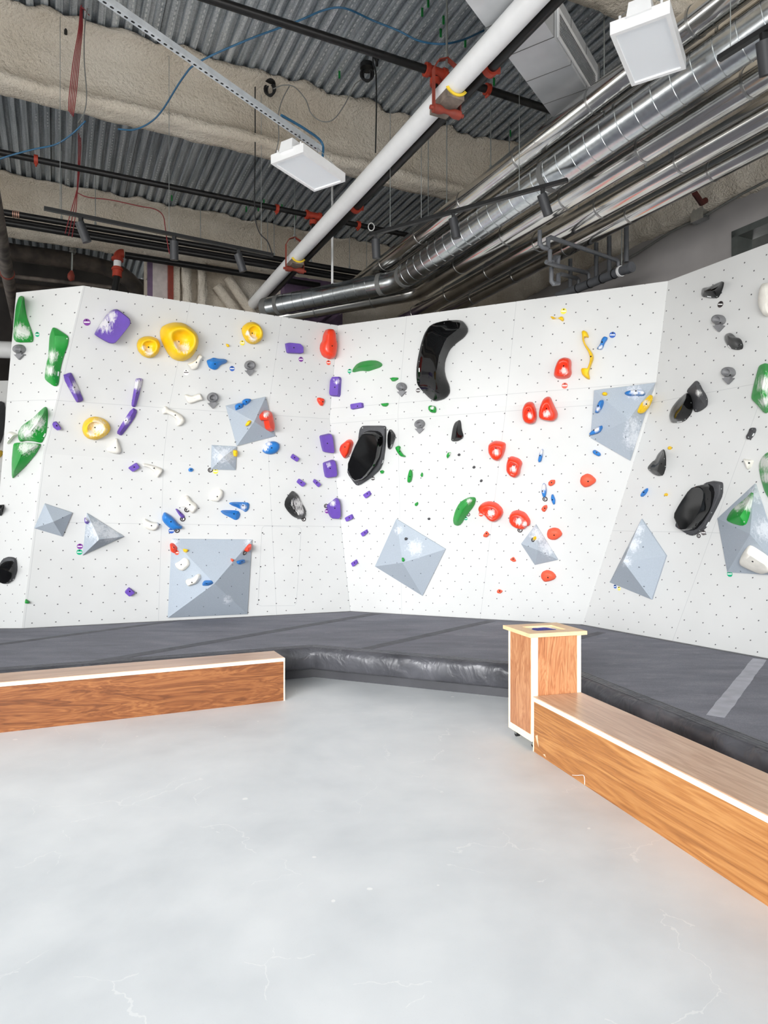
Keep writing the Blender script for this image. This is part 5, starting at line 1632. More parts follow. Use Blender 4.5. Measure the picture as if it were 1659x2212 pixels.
roller_hanger(4.63, 'red roller hanger cradling the white pipe near the sprinkler tee, yellow block edge')
roller_hanger(8.42, 'red roller hanger cradling the white pipe farther off, above the climbing wall')

# black sprinkler pipes
SB, SZ = 2.955, 4.95
main_p = pipe('sprinkler_main', [ab(SB, 1.5, SZ), ab(SB, 10.5, SZ)], 0.045, M['black_pipe'], 'black sprinkler main running beside the white pipe', 'pipe')
for x, y in ((1059, 146), (769, 452)):
    p = on_b(x, y, SB)
    p = ab(SB, p.dot(UA), SZ)
    ring_on(p, UA, 0.066, 0.05, M['orange'], 'coupling', main_p)
    for s in (-1, 1):
        ring_on(p + UB * s * 0.075, UZ, 0.016, 0.04, M['orange'], 'coupling_lug', main_p, 8)


def branch(a, b0, b1, z, label, tee_b, coup):
    o = pipe('sprinkler_branch', [ab(b0, a, z), ab(b1, a, z)], 0.033, M['black_pipe'], label, 'pipe', 'sprinkler branch pipes')
    MB().tube([ab(tee_b, a, SZ + 0.047), ab(tee_b, a, z - 0.02)], 0.026, 12).build('riser', M['black_pipe'], o, True)
    tt = ring_on(ab(tee_b, a, z), UB, 0.045, 0.15, M['orange'], 'tee', o)
    for s in (-1, 1):
        ring_on(ab(tee_b + s * 0.085, a, z), UB, 0.056, 0.035, M['orange'], 'tee_flange', tt)
    ring_on(ab(tee_b, a, z - 0.085), UZ, 0.048, 0.05, M['orange'], 'tee_flange', tt)
    for x, y in coup:
        q = at_z(x, y, z)
        c = ring_on(ab(q.dot(UB), a, z), UB, 0.05, 0.04, M['orange'], 'coupling', o)
        ring_on(ab(q.dot(UB), a, z - 0.055), UA, 0.012, 0.05, M['orange'], 'lug', c, 8)
    return o


branch(5.12, -3.5, 4.5, 5.4, 'black sprinkler pipe crossing the nearer deck bay', SB, [(1048, 198)])
branch(8.22, -6.5, 4.6, 5.4, 'black sprinkler pipe crossing the farther deck bay', SB, [(77, 331), (597, 452), (768, 492)])
trip = []
for k, (da, dz) in enumerate(((0.0, 0.06), (0.07, 0.0), (0.0, -0.06))):
    q0, q1 = at_z(12, 461, 5.12), at_z(700, 606, 5.12)
    trip.append(pipe('black_conduit', [ab(-5.2, 9.25 + da, 5.12 + dz), ab(q1.dot(UB) + 1.2, 9.25 + da, 5.12 + dz)], 0.036, M['black_pipe'],
                     ('topmost', 'middle', 'lowest')[k] + ' of the three black pipes bunched along the far beam', 'pipe', 'bunched black pipes'))
q = at_z(33, 464, 5.12)
for k in range(4):
    ring_on(ab(q.dot(UB) + 0.02 * k - 0.03, 9.25, 5.18), UB, 0.044, 0.01, plain('copper_band', (206, 160, 140), 0.4, 0.6), 'copper_clamp', trip[0])
q0, q1 = on_a(270, 551, 10.0), on_a(690, 625, 10.0)
pipe('black_pipe', [q0, Vector((q1.x, q1.y, q0.z))], 0.045, M['black_pipe'], 'single black pipe below the bunched ones, leaving an orange elbow', 'pipe')
# orange elbow assembly
t = thing('pipe_elbow', 'orange coupled elbow with white band hanging over the big wall', 'pipe fitting', on_a(255, 590, 10.0))
L0 = Vector(t.location)
pts = [on_a(x, y, 10.0) - L0 for x, y in ((267, 548), (261, 548), (256, 552), (254, 560))]
MB().tube(bezier_path(pts, 4), 0.06, 14).build('elbow', M['orange'], t, True)
MB().tube([on_a(254, 558, 10.0) - L0, on_a(253.5, 563, 10.0) - L0], 0.078, 14).build('coupling', M['orange'], t, True)
MB().tube([on_a(254, 564, 10.0) - L0, on_a(253.5, 577, 10.0) - L0], 0.05, 14).build('white_band', M['sticker'], t, True)
MB().tube([on_a(253.5, 577, 10.0) - L0, on_a(253, 598, 10.0) - L0], 0.062, 14).build('lower_elbow', M['orange'], t, True)
MB().tube([on_a(253.5, 580, 10.0) - L0, on_a(253.5, 584, 10.0) - L0], 0.076, 14).build('coupling', M['orange'], t, True)
MB().tube([on_a(253, 596, 10.0) - L0, on_a(246, 640, 10.0) - L0], 0.046, 14).build('drop_pipe', M['black_pipe'], t, True)
# old pipes at the far end
o = pipe('old_pipe', [ab(-0.56, 3.0, 4.72), ab(-0.56, 13.5, 4.72)], 0.078, M['old_pipe'], 'stained grey pipe passing over the bright end wall', 'pipe')
p = on_b(16, 572, -0.56)
pa = p.dot(UA)
ring_on(ab(-0.56, pa, 4.72), UA, 0.086, 0.04, M['rust'], 'red_clamp', o)
pts = [on_a(x, y, 12.2) for x, y in ((-40, 533), (30, 545), (150, 562), (228, 579), (272, 600), (305, 640), (318, 690))]
pipe('dark_bent_pipe', pts, 0.13, M['dark_pipe'], 'fat dark pipe bending down behind the big wall', 'pipe', smooth_path=True, seg=18)
for k, (ya, yb, r_, lb) in enumerate(((552, 590, 0.03, 'thin grey pipe under the fat dark pipe, upper'), (590, 622, 0.035, 'thin grey pipe under the fat dark pipe, middle'),
                                      (612, 640, 0.05, 'thin brown pipe lowest behind the end wall top'))):
    pipe('thin_pipe', [on_a(-30, ya, 12.5), on_a(250, yb, 12.5)], r_, M['old_pipe'] if k < 2 else M['dark_pipe'], lb, 'pipe')
pipe('white_pipe', [Vector((-7.2, 9.3, 3.93)), Vector((-5.2, 9.75, 3.95))], 0.12, M['white_pvc'], 'short length of white pipe glimpsed past the end wall', 'pipe')
t = thing('spring_hanger', 'spring pipe hanger on a thin rod over the end wall', 'pipe hanger', on_a(157, 560, 11.2))
L0 = Vector(t.location)
MB().tube([on_a(157, 505, 11.2) - L0, on_a(155, 590, 11.2) - L0], 0.012, 8).build('rod', M['rod'], t, True)
pz = [on_a(157, 533 + k * 0.6, 11.2) - L0 + Vector((math.cos(k * 1.2) * 0.04, math.sin(k * 1.2) * 0.04, 0)) for k in range(24)]
MB().tube(pz, 0.008, 6).build('spring', M['cable_grey'], t, True)
MB().tube([on_a(155, 585, 11.2) - L0, on_a(154, 594, 11.2) - L0, on_a(153, 602, 11.2) - L0, on_a(151, 606, 11.2) - L0], [0.02, 0.05, 0.05, 0.02], 12).build('turnbuckle', M['rust'], t, True)

# spiral duct and aluminium-jacketed pipes
DB, DZ, DR = 3.83, 4.5, 0.133


def spiral_run(path, r, pitch, name, parent, org):
    """smooth tube with raised lock seams"""
    mb = MB()
    a, b = path
    d = (b - a).normalized()
    mb.tube([a - org, b - org], r, 40, caps=False)
    L = (b - a).length
    u = UZ - d * UZ.dot(d)
    u.normalize()
    w_ = d.cross(u)
    k = 0.05
    while k < L - 0.03:
        c = a + d * k - org
        lean = d * 0.045
        mb.tube([c + (u * math.cos(t) + w_ * math.sin(t)) * (r + 0.0005) + lean * math.sin(t + 0.6) for t in [q * math.pi / 20 for q in range(40)]], 0.0045, 6, closed=True)
        k += pitch
    return mb.build(name, M['galv'], parent, True, 50)


el = on_b(858, 613, DB)
ela = el.dot(UA)
corner = ab(DB, ela, DZ)
endp = at_z(584, 663, DZ)
ld = (endp - corner).normalized()
dt = thing('spiral_duct', 'galvanised spiral duct running along the ceiling then bending behind the wall top', 'duct', corner)
c1, c2 = corner - UA * 0.22, corner + ld * 0.22
spiral_run([ab(DB, 0.8, DZ), c1], DR, 0.165, 'straight_run', dt, corner)
spiral_run([c2, endp], DR, 0.165, 'side_run', dt, corner)
cv = [c1.lerp(corner, t).lerp(corner.lerp(c2, t), t) - corner for t in [k / 8 for k in range(9)]]
MB().tube(cv, DR - 0.001, 32).build('elbow', M['galv'], dt, True)
for p, d in ((c1, UA), (c2, ld), (endp - ld * 0.17, ld), (ab(DB, on_b(1190, 380, DB).dot(UA), DZ), UA)):
    ring_on(p - corner, d, DR + 0.006, 0.06, M['tape'], 'sealed_joint', dt, 32)
ring_on(endp + ld * 0.05 - corner, ld, DR + 0.002, 0.1, M['tape'], 'end_cap', dt, 28)


def jacket(name, path, r, label, bands, seg=26):
    o = MB().tube(path, r, seg).build(name, M['alu'], None, True)
    tag(o, label, 'pipe', 'aluminium-jacketed pipes')
    for a, b in zip(path, path[1:]):
        L = (b - a).length
        if L < 1.0:
            continue
        k = 0.45
        while k < L - 0.1:
            ring_on(a.lerp(b, k / L), b - a, r + 0.004, 0.02, M['alu_band'], 'band', o, seg)
            k += bands
    return o


P1B = 4.24
e1 = ab(P1B, on_b(900, 648, P1B).dot(UA), 4.5)
q1 = at_z(612, 683, 4.5)
d1 = (q1 - e1).normalized()
s0, s1 = e1 - UA * 0.2, e1 + d1 * 0.2
jacket('jacketed_pipe', [ab(P1B, 0.8, 4.5), s0] + [s0.lerp(e1, t).lerp(e1.lerp(s1, t), t) for t in (.2, .4, .6, .8)] + [s1, q1], 0.105,
       'shiny jacketed pipe next to the spiral duct, bending behind the wall top', 0.92)
jacket('jacketed_pipe', [ab(4.66, 0.8, 4.5), ab(4.66, 10.3, 4.5)], 0.105, 'shiny jacketed pipe, middle of the three beside the grey wall', 0.92)
jacket('jacketed_pipe', [ab(5.03, 0.8, 4.5), ab(5.03, 10.3, 4.5)], 0.085, 'shiny jacketed pipe closest to the grey wall', 0.92)
jacket('jacketed_pipe', [ab(3.72, 0.8, 4.75), ab(3.72, 10.3, 4.75)], 0.1, 'shiny jacketed pipe high between the white pipe and spiral duct', 0.92)
jacket('jacketed_pipe', [ab(3.95, 0.8, 4.75), ab(3.95, 10.3, 4.75)], 0.048, 'slimmer shiny pipe tucked beside the high jacketed pipe', 0.92)

# rectangular supply duct with grille
U = Vector((0.566, 0.8244, 0))
Wd = Vector((0.8244, -0.566, 0))
P = at_z(1203, 265, 5.0)
bd = thing('supply_duct', 'large rectangular sheet-metal duct with a white grille, ending above the pipes', 'duct', P, math.atan2(U.y, U.x))
# local x along U (0 at the far end, negative towards the eye), local y = -Wd
M['sheet'] = plain('pale_sheet_metal', (206, 208, 210), 0.38, 0.35, var=0.05, scale=3)
MB().box(-1.75, 0, -0.36, 0, 0.0, 0.36).build('duct_body', M['sheet'], bd)
MB().box(-3.6, -1.752, -0.36, 0, 0.0, 0.36).build('shiny_section', M['galv'], bd)
for x in (-0.32, -0.68, -1.04, -1.40):
    MB().box(x, x + 0.006, -0.362, 0.002, -0.002, 0.362).build('seam', M['tape'], bd)
MB().box(-0.012, 0.012, -0.375, 0.015, -0.015, 0.375).build('end_flange', M['galv'], bd)
g = MB()
gx0, gx1, gz0, gz1, gy = -0.98, -0.07, 0.03, 0.25, -0.362
g.box(gx0, gx1, gy - 0.012, gy, gz0, gz0 + 0.025).box(gx0, gx1, gy - 0.012, gy, gz1 - 0.025, gz1).box(gx0, gx0 + 0.025, gy - 0.012, gy, gz0 + .025, gz1 - .025).box(gx1 - 0.025, gx1, gy - 0.012, gy, gz0 + .025, gz1 - .025)
gr = g.build('grille', M['white_metal'], bd)
MB().box(gx0 + .025, gx1 - .025, gy - 0.001, gy, gz0 + .025, gz1 - .025).build('grille_back', M['tape'], gr)
g = MB()
for k in range(9):
    z = gz0 + 0.034 + k * 0.019
    g.hexa([(gx0 + .025, gy - 0.011, z), (gx1 - .025, gy - 0.011, z), (gx1 - .025, gy - 0.002, z + .007), (gx0 + .025, gy - 0.002, z + .007),
            (gx0 + .025, gy - 0.011, z + .003), (gx1 - .025, gy - 0.011, z + .003), (gx1 - .025, gy - 0.002, z + .010), (gx0 + .025, gy - 0.002, z + .010)])
g.build('slats', M['white_metal'], gr)


# high-bay lamps
def high_bay(c0, c1, c3, label):
    """corner, its neighbour along the short side, its neighbour along the long side"""
    ux = (c1 - c0)
    uy = (c3 - c0)
    w, l = ux.length, uy.length
    t = thing('high_bay_lamp', label, 'lamp', (c0 + c1 + c3 + (c1 + c3 - c0)) / 4, math.atan2(uy.y, uy.x), 'white high-bay lamps')
    # local x along the long side, local y the short side
    h = 0.075
    mb = MB()
    x, y, r = l / 2, w / 2, 0.025
    for (a0, a1, b0, b1) in ((-x, x, -y, -y + r), (-x, x, y - r, y), (-x, -x + r, -y + r, y - r), (x - r, x, -y + r, y - r)):
        mb.box(a0, a1, b0, b1, 0, h)
    mb.box(-x + r, x - r, -y + r, y - r, h - 0.02, h)
    mb.build('housing', M['white_metal'], t)
    MB().box(-x + r, x - r, -y + r, y - r, 0.012, 0.02).build('diffuser', M['diffuser'], t)
    MB().hexa([(-x - 0.02, -0.07, h - 0.02), (-x + 0.09, -0.07, h), (-x + 0.09, 0.07, h), (-x - 0.02, 0.07, h - 0.02),
               (-x, -0.06, h + 0.075), (-x + 0.09, -0.06, h + 0.075), (-x + 0.09, 0.06, h + 0.075), (-x, 0.06, h + 0.075)]).build('driver_box', M['white_metal'], t)
    for s in (-1, 1):
        for e in (-1, 1):
            MB().tube([(e * (x - 0.03), s * (y - 0.05), h), (e * (x - 0.03), s * (y - 0.05), h + 0.035)], 0.008, 8).build('hook', M['white_metal'], t, True)
    for e in (-1, 1):
        MB().tube([(e * (x - 0.03), -(y - 0.05), h + 0.03), (e * 0.12, 0, 0.27), (e * (x - 0.03), (y - 0.05), h + 0.03)], 0.0022, 5).build('hanging_wire', M['rod'], t, True)
    return t


high_bay(at_z(590, 357, 4.5), at_z(650, 325, 4.5), at_z(683, 417, 4.5), 'white flat high-bay lamp hanging from the slotted strut')
high_bay(at_z(1318, 77, 4.4), at_z(1447, 27, 4.4), at_z(1365, 188, 4.4), 'white flat high-bay lamp in front of the spiral duct')


# slotted struts
def strut(a, b, label):
    d = (b - a).normalized()
    s = Vector((-d.y, d.x, 0))
    t = MB()
    L = (b - a).length
    c = (a + b) / 2
    t.obox(c + UZ * 0.0, d, s, UZ, L, 0.041, 0.003)
    for k in (-1, 1):
        t.obox(c + s * k * 0.019 + UZ * 0.021, d, s, UZ, L, 0.003, 0.041)
    o = t.build('slotted_strut', M['zinc_strut'])
    tag(o, label, 'strut', 'slotted lamp struts')
    m = MB()
    k = 0.03
    while k < L - 0.03:
        q = a + d * k - UZ * 0.0018
        pts = []
        for j in range(10):
            th = math.pi * 2 * j / 10
            pts.append(q + d * (0.008 * math.cos(th) + (0.0055 if math.cos(th) > 0 else -0.0055)) + s * 0.008 * math.sin(th))
        m.prism(pts, UZ * -0.0006)
        k += 0.051
    tag(m.build('slots', M['bolt'], o), 'row of dark slots')
    o['kind'] = 'thing'
    return o


s_a, s_b = at_z(150, -48, 4.79), at_z(692, 327, 4.79)
strut(s_a, s_b, 'long slotted zinc strut carrying the far white lamp')
strut(at_z(1370, -40, 4.7), at_z(1406, 38, 4.7), 'slotted zinc strut above the near white lamp')


# track lights
def track(p0, p1, z, heads, label, hl, rod_px):
    a, b = at_z(p0[0], p0[1], z), at_z(p1[0], p1[1], z)
    d = (b - a).normalized()
    s = Vector((-d.y, d.x, 0))
    t = MB().obox((a + b) / 2, d, s, UZ, (b - a).length, 0.036, 0.03).build('light_track', M['black_metal'])
    tag(t, label, 'track', 'black lighting tracks')
    for x in rod_px:
        q = a + d * ((x - p0[0]) / (p1[0] - p0[0])) * (b - a).length
        MB().tube([q, Vector((q.x, q.y, DECK - 0.02))], 0.003, 6).build('hanging_wire', M['rod'], t, True)
    for (x, y), (tx, ty, tz), lb in zip(heads, hl[0], hl[1]):
        r_ = ray(x, y)
        k = min([i / 400 for i in range(401)], key=lambda k: abs(to_px(a.lerp(b, k))[0] - x))
        q = a.lerp(b, k) - UZ * 0.016
        h = thing('track_spotlight', lb, 'spotlight', q, 0, 'black track spotlights')
        MB().box(-0.016, 0.016, -0.016, 0.016, -0.075, 0.0).build('stem', M['black_metal'], h)
        ax = Vector((tx, ty, tz)).normalized()
        c = Vector((0, 0, -0.075))
        hb = MB().tube([c - ax * 0.03, c + ax * 0.145], 0.040, 20).build('lamp_body', M['charcoal'], h, True)
        MB().tube([c + ax * 0.1452, c + ax * 0.1465], 0.034, 20).build('lens', M['bolt'], hb, True)
    return t


track((95, 450), (590, 551), 4.3, [(175, 468), (376, 512), (515, 542)], 'long black lighting track hanging before the far beam',
      ([(0.32, 0.25, -1), (-0.05, 0.2, -1), (0.3, 0.25, -1)],
       ['black spotlight nearest the end of the long track, tilted', 'black spotlight in the middle of the long track, upright', 'black spotlight last on the long track, tilted']), (125, 345, 560))
track((800, 507), (1226, 389), 4.3, [(812, 502), (980, 458), (1172, 405)], 'black lighting track passing in front of the spiral duct',
      ([(0.05, 0.2, -1), (0.22, 0.1, -1), (0.42, 0.25, -1)],
       ['black spotlight at the low end of the duct-side track', 'black spotlight in front of the high jacketed pipe', 'black spotlight in front of the spiral duct']), (850, 925, 1135))
track((1553, 127), (1720, 22), 4.3, [(1650, 66)], 'black lighting track at the frame edge before the spiral duct',
      ([(0.3, 0.3, -1)], ['black spotlight at the upper frame edge']), (1580,))

# hanger rods for ducts and pipes
RODS = [(1305, 3.86, DZ + DR), (925, 3.86, DZ + DR), (1363, P1B, 4.606), (1180, P1B, 4.606), (1100, 4.66, 4.606), (1395, 4.66, 4.606), (1250, 5.03, 4.586), (1445, 5.03, 4.586),
        (1060, 3.72, 4.851), (965, 3.72, 4.851)]
NM = ['spiral duct, nearer', 'spiral duct, farther', 'pipe beside the spiral duct, nearer', 'pipe beside the spiral duct, farther', 'middle jacketed pipe, farther',
      'middle jacketed pipe, nearer', 'jacketed pipe by the grey wall, farther', 'jacketed pipe by the grey wall, nearer', 'high jacketed pipe, nearer', 'high jacketed pipe, farther']
for (x, b, z), nm in zip(RODS, NM):
    q = on_b(x, 300, b)
    o = MB().tube([ab(b, q.dot(UA), z + 0.002), ab(b, q.dot(UA), DECK - 0.005)], 0.0055, 8).build('hanger_rod', M['rod'], None, True)
    tag(o, 'thin steel rod holding up the ' + nm, 'rod', 'thin hanger rods')
    MB().tube([ab(b, q.dot(UA), z + 0.003), ab(b, q.dot(UA), z + 0.05)], 0.012, 8).build('coupler', M['rod'], o, True)
q = c2.lerp(endp, 0.42)
o = MB().tube([Vector((q.x, q.y, DZ + DR + 0.003)), Vector((q.x, q.y, DECK - 0.005))], 0.016, 10).build('hanger_rod', M['white_metal'], None, True)
tag(o, 'thick pale rod dropping to the bent part of the spiral duct', 'rod')
for x, nm in ((133, 'near the first spotlight of the long track'), (206, 'above the orange elbow'), (433, 'beside the foam columns'), (578, 'just past the end of the long track'),
              (592, 'beside the far red roller hanger'), (672, 'behind the white pipe beyond the far lamp'), (755, 'beyond the white pipe over the black main'), (792, 'farthest, near the ring on the far deck')):
    q = on_a(x, 480, 9.285)
    o = MB().tube([Vector((q.x, q.y, 5.22)), Vector((q.x, q.y, DECK - 0.005))], 0.005, 6).build('hanger_rod', M['rod'], None, True)
    tag(o, 'thin rod to the bunched black pipes, ' + nm, 'rod', 'thin hanger rods')
    MB().tube([Vector((q.x, q.y, 5.218)), Vector((q.x, q.y, 5.265))], 0.014, 8).build('coupler', M['rod'], o, True)


# cables
def cable(name, pts, r, mat, label, cat='cable', per=8):
    o = MB().tube(bezier_path(pts, per), r, 7).build(name, mat, None, True)
    return tag(o, label, cat)


zc = 5.33
cable('blue_cable', [at_z(x, y, z) for x, y, z in ((255, 279, zc), (290, 280, zc), (325, 264, zc), (352, 236, zc), (395, 168, zc), (430, 134, zc), (530, 88, 5.5), (640, 47, 5.6), (700, 22, 5.7), (745, 18, 5.7), (805, 44, 5.7), (860, 66, 5.6),
                                                  (905, 88, 5.5), (955, 95, 5.4), (1000, 86, 5.5), (1045, 66, 5.7))], 0.008, M['cable_blue'], 'blue cable drooping across the deck from beam to supply duct')
cable('blue_cable', [at_z(x, y, z) for x, y, z in ((-20, 350, 5.3), (25, 335, 5.3), (75, 322, 5.3), (120, 312, 5.3), (155, 290, 5.3), (184, 262, 5.34))], 0.008, M['cable_blue'], 'blue cable looping below the broad beam')
pz = [s_b - (s_b - s_a).normalized() * 0.5 + UZ * 0.075, s_b - (s_b - s_a).normalized() * 0.2 + UZ * 0.1, s_b + (s_b - s_a).normalized() * 0.02 + UZ * 0.085, at_z(697, 345, 4.7), at_z(701, 362, 4.62)]
cable('blue_cable', pz, 0.011, M['cable_blue'], 'blue cable curving from the strut end down to the white lamp')
random.seed(3)
for k in range(5):
    dx = (k - 2) * 2.0
    q = at_y(175, 0, 6.0)
    pts = [Vector((at_y(178 + dx * .5, 0, 6.0).x, 6.0 + 0.03 * k, DECK - 0.01))] + [at_y(x_ + dx * m_, y_, 6.0 + 0.03 * k) for x_, m_, y_ in ((176, .6, 20), (174, 1, 62), (165, 1.6, 130), (157, 1.8, 205), (153, 1.2, 240 + k * 3))]
    o = cable('red_wire', pts, 0.004, M['cable_red'], ('outermost red wire of the hanging bundle', 'second red wire of the hanging bundle', 'middle red wire of the hanging bundle',
                                                      'fourth red wire of the hanging bundle', 'innermost red wire of the hanging bundle')[k] + ' before the broad beam')
    o['group'] = 'hanging red wires'
for k in range(3):
    dx = (k - 1) * 2.5
    yk = 8.0 + 0.05 * k
    pts = [Vector((at_y(172 + dx, 280, yk).x, yk, DECK - 0.005))] + [at_y(x_ + dx * m_, y_, yk) for x_, m_, y_ in ((172, 1, 330), (168, .4, 400), (166, .4, 415), (158, 2.2, 460), (148, 3, 505 + 4 * k))]
    o = cable('red_wire', pts, 0.005, M['cable_red'], ('outer', 'middle', 'inner')[k] + ' red wire of the bundle hanging beyond the broad beam')
    o['group'] = 'hanging red wires'
cable('red_wire', [at_y(x, y, 8.6) for x, y in ((166, 416), (190, 426), (240, 432), (300, 445), (335, 452), (352, 466), (357, 492), (361, 520), (366, 548))], 0.006, M['cable_red'], 'red wire strung sideways along the far foam beam')
cable('black_cable', [Vector((at_y(184, 0, 6.0).x, 6.05, DECK)), at_y(183, 60, 6.05), at_y(182, 130, 6.05), at_y(187, 200, 6.05), at_y(183, 240, 6.05), at_y(168, 266, 6.05)], 0.005, M['cable_grey'], 'grey cable hanging beside the red wire bundle')
cable('black_cable', [Vector((at_y(551, 180, 7.0).x, 7.0, DECK))] + [at_y(x, y, 7.0) for x, y in ((551, 230), (551, 330), (550, 440), (553, 480), (562, 505), (578, 522), (588, 548))], 0.006, M['cable_black'], 'black cable dropping to the end of the long track')
cable('black_cable', [Vector((at_y(806, 130, 6.6).x, 6.6, DECK))] + [at_y(x, y, 6.6) for x, y in ((806, 135), (812, 160), (813, 230), (811, 330))], 0.007, M['cable_black'], 'black cable hanging straight beside the white pipe')
cable('grey_cable', [at_y(x, y, 6.4) for x, y in ((590, 192), (612, 184), (636, 188), (660, 215), (672, 245), (695, 262), (720, 258), (745, 225), (765, 185), (780, 172))], 0.005, M['cable_grey'], 'grey cable looping between the two black deck fittings')
cable('grey_cable', [at_y(x, y, 6.6) for x, y in ((625, 186), (610, 215), (601, 250), (602, 300), (592, 340), (580, 362))], 0.005, M['cable_grey'], 'grey cable hanging in front of the broad foam beam')


def deck_fitting(x, y, label, r=0.05):
    q = at_z(x, y, DECK - 0.1)
    t = thing('deck_fitting', label, 'ceiling fitting', (q.x, q.y, DECK))
    MB().tube([(0, 0, -0.005), (0, 0, -0.05)], r, 14).build('canopy', M['black_metal'], t, True)
    mb = MB()
    mb.tube([(math.cos(a) * r * .9, math.sin(a) * 0.01, -0.1 + math.sin(a) * 0.07) for a in [k * math.pi / 8 for k in range(16)]], 0.012, 8, closed=True)
    mb.tube([(math.cos(a) * r * .6, 0.02, -0.1 + math.sin(a) * 0.06) for a in [k * math.pi / 8 for k in range(16)]], 0.012, 8, closed=True)
    mb.build('cable_coil', M['cable_black'], t, True)


deck_fitting(583, 192, 'black fitting with coiled cable under the deck before the broad beam', 0.06)
deck_fitting(793, 160, 'black fitting with hanging coil under the deck beside the white pipe', 0.07)
for x, y, nm in ((142, 62, 'near the red wire bundle'), (550, 211, 'at the top of the long black cable'), (814, 131, 'above the straight black cable')):
    q = at_z(x, y, DECK - 0.05)
    o = MB().tube([(q.x, q.y, DECK), (q.x, q.y, DECK - 0.03), (q.x, q.y, DECK - 0.06), (q.x, q.y, DECK - 0.1)], [0.035, 0.03, 0.014, 0.014], 12).build('cable_gland', M['black_metal'], None, True)
    tag(o, 'small black cable gland under the deck ' + nm, 'ceiling fitting')
for i, (x, y) in enumerate(((371, 427), (532, 451), (570, 436), (558, 450), (609, 446), (638, 469), (912, 25), (925, 5), (958, 42), (952, 70), (1005, 92), (1067, 175), (1102, 287), (733, 160))):
    q = at_z(x, y, DECK - 0.03)
    o = MB().obox((q.x, q.y, DECK - 0.035), UB, UA, UZ, 0.018, 0.012, 0.075).build('deck_clip', M['green_clip'])
    tag(o, 'small green clip dangling from a rib of the steel deck', 'clip', 'green deck clips')
o = MB().tube([at_y(802, 490, 8.0) + Vector((math.cos(a) * 0.035, 0, math.sin(a) * 0.045)) for a in [k * math.pi / 8 for k in range(16)]], 0.006, 8, closed=True).build('cable_ring', M['tag_white'], None, True)
tag(o, 'pale ring hanging above the first spotlight of the duct-side track', 'ring')

# grey plastic drain pipes beside the jacketed pipes
t = thing('drain_pipework', 'grey plastic drain pipework linking the jacketed pipes to a sloping header', 'pipework', on_b(1288, 608, 5.75))
L0 = Vector(t.location)
h0, h1 = on_b(1205, 640, 5.75), on_b(1366, 576, 5.75)
hd = MB().tube([h0 - L0, h1 - L0], 0.052, 18).build('header', M['pvc_grey'], t, True)
for k in (0.30, 0.47, 0.63, 0.78):
    ring_on(h0.lerp(h1, k) - L0, h1 - h0, 0.057, 0.012, M['black_metal'], 'joint', hd)
ring_on(h1 - L0 - (h1 - h0).normalized() * 0.04, h1 - h0, 0.058, 0.07, M['pvc_grey'], 'end_cap', hd)
ring_on(h0.lerp(h1, 0.86) - L0, h1 - h0, 0.062, 0.03, M['white_metal'], 'strap', hd)


def arm(name, pts, r=0.021):
    MB().tube([on_b(x, y, b) - L0 for x, y, b in pts], r, 12).build(name, M['pvc_grey'], t, True)


arm('trap', [(1166, 498, 4.17), (1166, 528, 4.17), (1172, 534, 4.2), (1183, 537, 4.26)])
arm('arm_pipe', [(1184, 538, 4.27), (1184, 516, 4.27), (1190, 513, 4.30), (1332, 562, 5.72), (1336, 567, 5.75), (1336, 588, 5.75)])
arm('trap', [(1188, 540, 4.28), (1188, 566, 4.28)])
arm('arm_pipe', [(1180, 566, 4.28), (1200, 573, 4.45), (1268, 589, 5.72), (1272, 594, 5.75), (1272, 612, 5.75)])
arm('trap', [(1205, 574, 4.6), (1205, 556, 4.6), (1198, 556, 4.55), (1194, 566, 4.5)])
arm('trap', [(1191, 578, 4.5), (1191, 608, 4.5), (1196, 613, 4.52), (1206, 612, 4.6), (1206, 594, 4.62), (1212, 592, 4.7), (1246, 601, 5.72), (1250, 606, 5.75), (1250, 622, 5.75)])
arm('upright', [(1353, 488, 5.9), (1353, 566, 5.9)], 0.028)
arm('upright', [(1316, 510, 5.9), (1316, 588, 5.9)], 0.026)
arm('upright', [(1288, 525, 5.9), (1288, 602, 5.9)], 0.026)
arm('upright', [(1232, 560, 5.9), (1232, 630, 5.9)], 0.026)
MB().tube([on_b(1343, 496, 5.75) - L0, on_b(1343, 572, 5.75) - L0], 0.006, 8).build('rod', M['rod'], t, True)
# brackets and conduits along the grey wall
o = MB().tube([on_b(x, y, 6.34) for x, y in ((1300, 590), (1380, 545), (1450, 500), (1530, 462), (1600, 420), (1700, 368))], 0.014, 8).build('wall_cable', M['cable_grey'], None, True)
tag(o, 'grey cable run along the top of the grey wall', 'cable')
o = MB().obox(on_b(1512, 462, 6.33), UB, UA, UZ, 0.1, 0.16, 0.16).build('junction_box', M['galv'])
tag(o, 'small metal box fixed at the top of the grey wall', 'junction box')
mb = MB()
mb.tube([on_b(1500, 416, 5.9), on_b(1515, 438, 6.15), on_b(1526, 432, 6.2)], 0.03, 8)
tag(mb.build('steel_brace', plain('dark_red_steel', (74, 26, 20), 0.7), None, True), 'dark red steel brace poking out of the foam above the grey wall', 'brace')

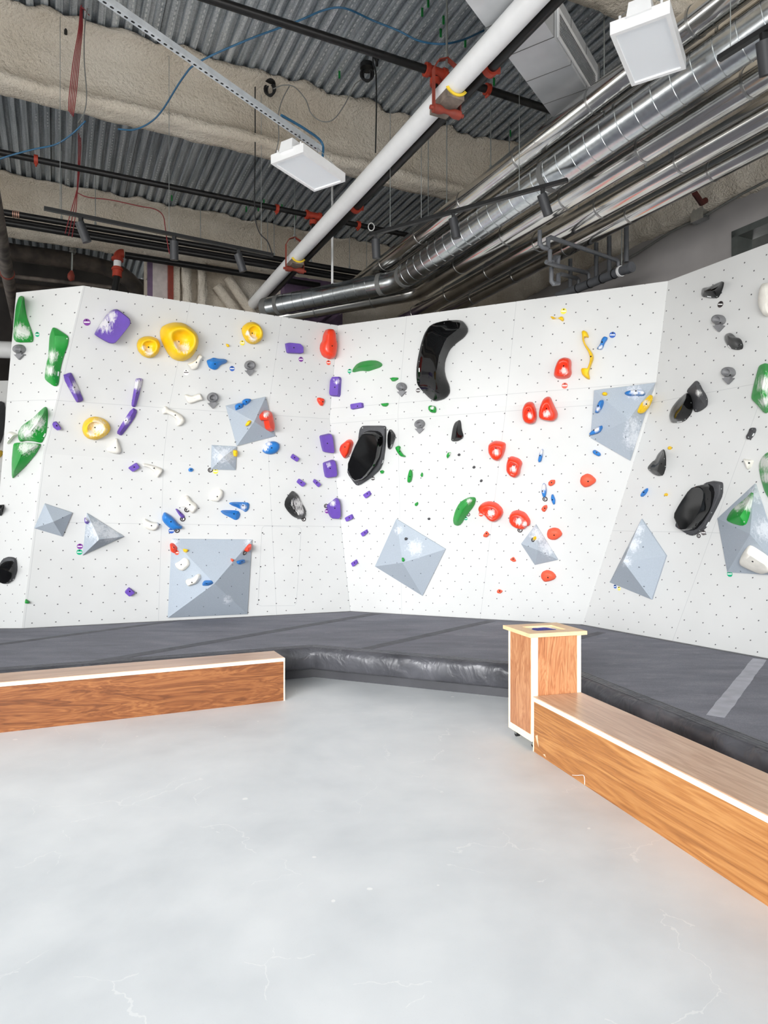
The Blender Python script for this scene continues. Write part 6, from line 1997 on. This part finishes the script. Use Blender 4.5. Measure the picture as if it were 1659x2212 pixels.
# ================================================================== light, sky, eye
w = bpy.data.worlds.new('daylight')
SC.world = w
w.use_nodes = True
bg = w.node_tree.nodes['Background']
wt = w.node_tree                        # pale sky above; brighter half below the horizon added to light the ceiling
_tc = wt.nodes.new('ShaderNodeTexCoord')
_sx = wt.nodes.new('ShaderNodeSeparateXYZ')
wt.links.new(_tc.outputs['Generated'], _sx.inputs[0])
_rm = wt.nodes.new('ShaderNodeValToRGB')
_ma = wt.nodes.new('ShaderNodeMath')
_ma.operation = 'MULTIPLY_ADD'
_ma.inputs[1].default_value = 0.5
_ma.inputs[2].default_value = 0.5
wt.links.new(_sx.outputs['Z'], _ma.inputs[0])
wt.links.new(_ma.outputs[0], _rm.inputs[0])
_e = _rm.color_ramp.elements
_e[0].position, _e[0].color = 0.46, (1.0, 0.985, 0.96, 1)
_e[1].position, _e[1].color = 0.53, (0.40, 0.425, 0.44, 1)
wt.links.new(_rm.outputs[0], bg.inputs['Color'])
bg.inputs['Strength'].default_value = 2.75


def area_light(name, loc, target, sx, sy, power, col=(1, 1, 1), spread=135):
    l = bpy.data.lights.new(name, 'AREA')
    l.shape = 'RECTANGLE'
    l.size, l.size_y = sx, sy
    l.energy = power
    l.spread = math.radians(spread)
    l.color = col
    o = bpy.data.objects.new(name, l)
    link(o)
    o.location = loc
    o.rotation_euler = (Vector(target) - Vector(loc)).to_track_quat('-Z', 'Y').to_euler()
    return o


area_light('daylight_window_rear', (-2.8, -3.2, 2.5), (-0.2, 3.6, 0.0), 7.0, 2.6, 115, (0.98, 0.99, 1.0), 84)
area_light('wall_foot_fill', (-2.8, -3.2, 2.3), (0.6, 8, 0.2), 7.0, 2.0, 96, (0.98, 0.99, 1.0), 48)  # added lamp, brightens the lower part of the climbing walls
area_light('daylight_window_side', (-6.9, 0.6, 2.5), (-2.6, 8.0, 0.5), 4.5, 2.2, 36, (0.98, 0.99, 1.0), 64)

cam = bpy.data.cameras.new('camera')
co = link(bpy.data.objects.new('camera', cam))
co.location = CAM
co.rotation_euler = (math.pi / 2, 0, 0)
cam.sensor_fit = 'VERTICAL'
cam.sensor_height = 36.0
cam.sensor_width = 27.0
cam.lens = F * 36.0 / 2212
cam.shift_y = (CY - 1106.0) / 2212
cam.shift_x = 0.0
cam.clip_start = 0.05
SC.camera = co
vs = SC.view_settings
vs.view_transform = 'Standard'
vs.look = 'None'
vs.exposure = 0.24
vs.gamma = 1.0
vs.use_curve_mapping = False
SC.cycles.max_bounces = 7
SC.cycles.diffuse_bounces = 4
SC.cycles.glossy_bounces = 3
SC.cycles.caustics_reflective = False
SC.cycles.use_adaptive_sampling = True
SC.cycles.adaptive_threshold = 0.06
SC.cycles.adaptive_min_samples = 16
SC.cycles.use_denoising = True
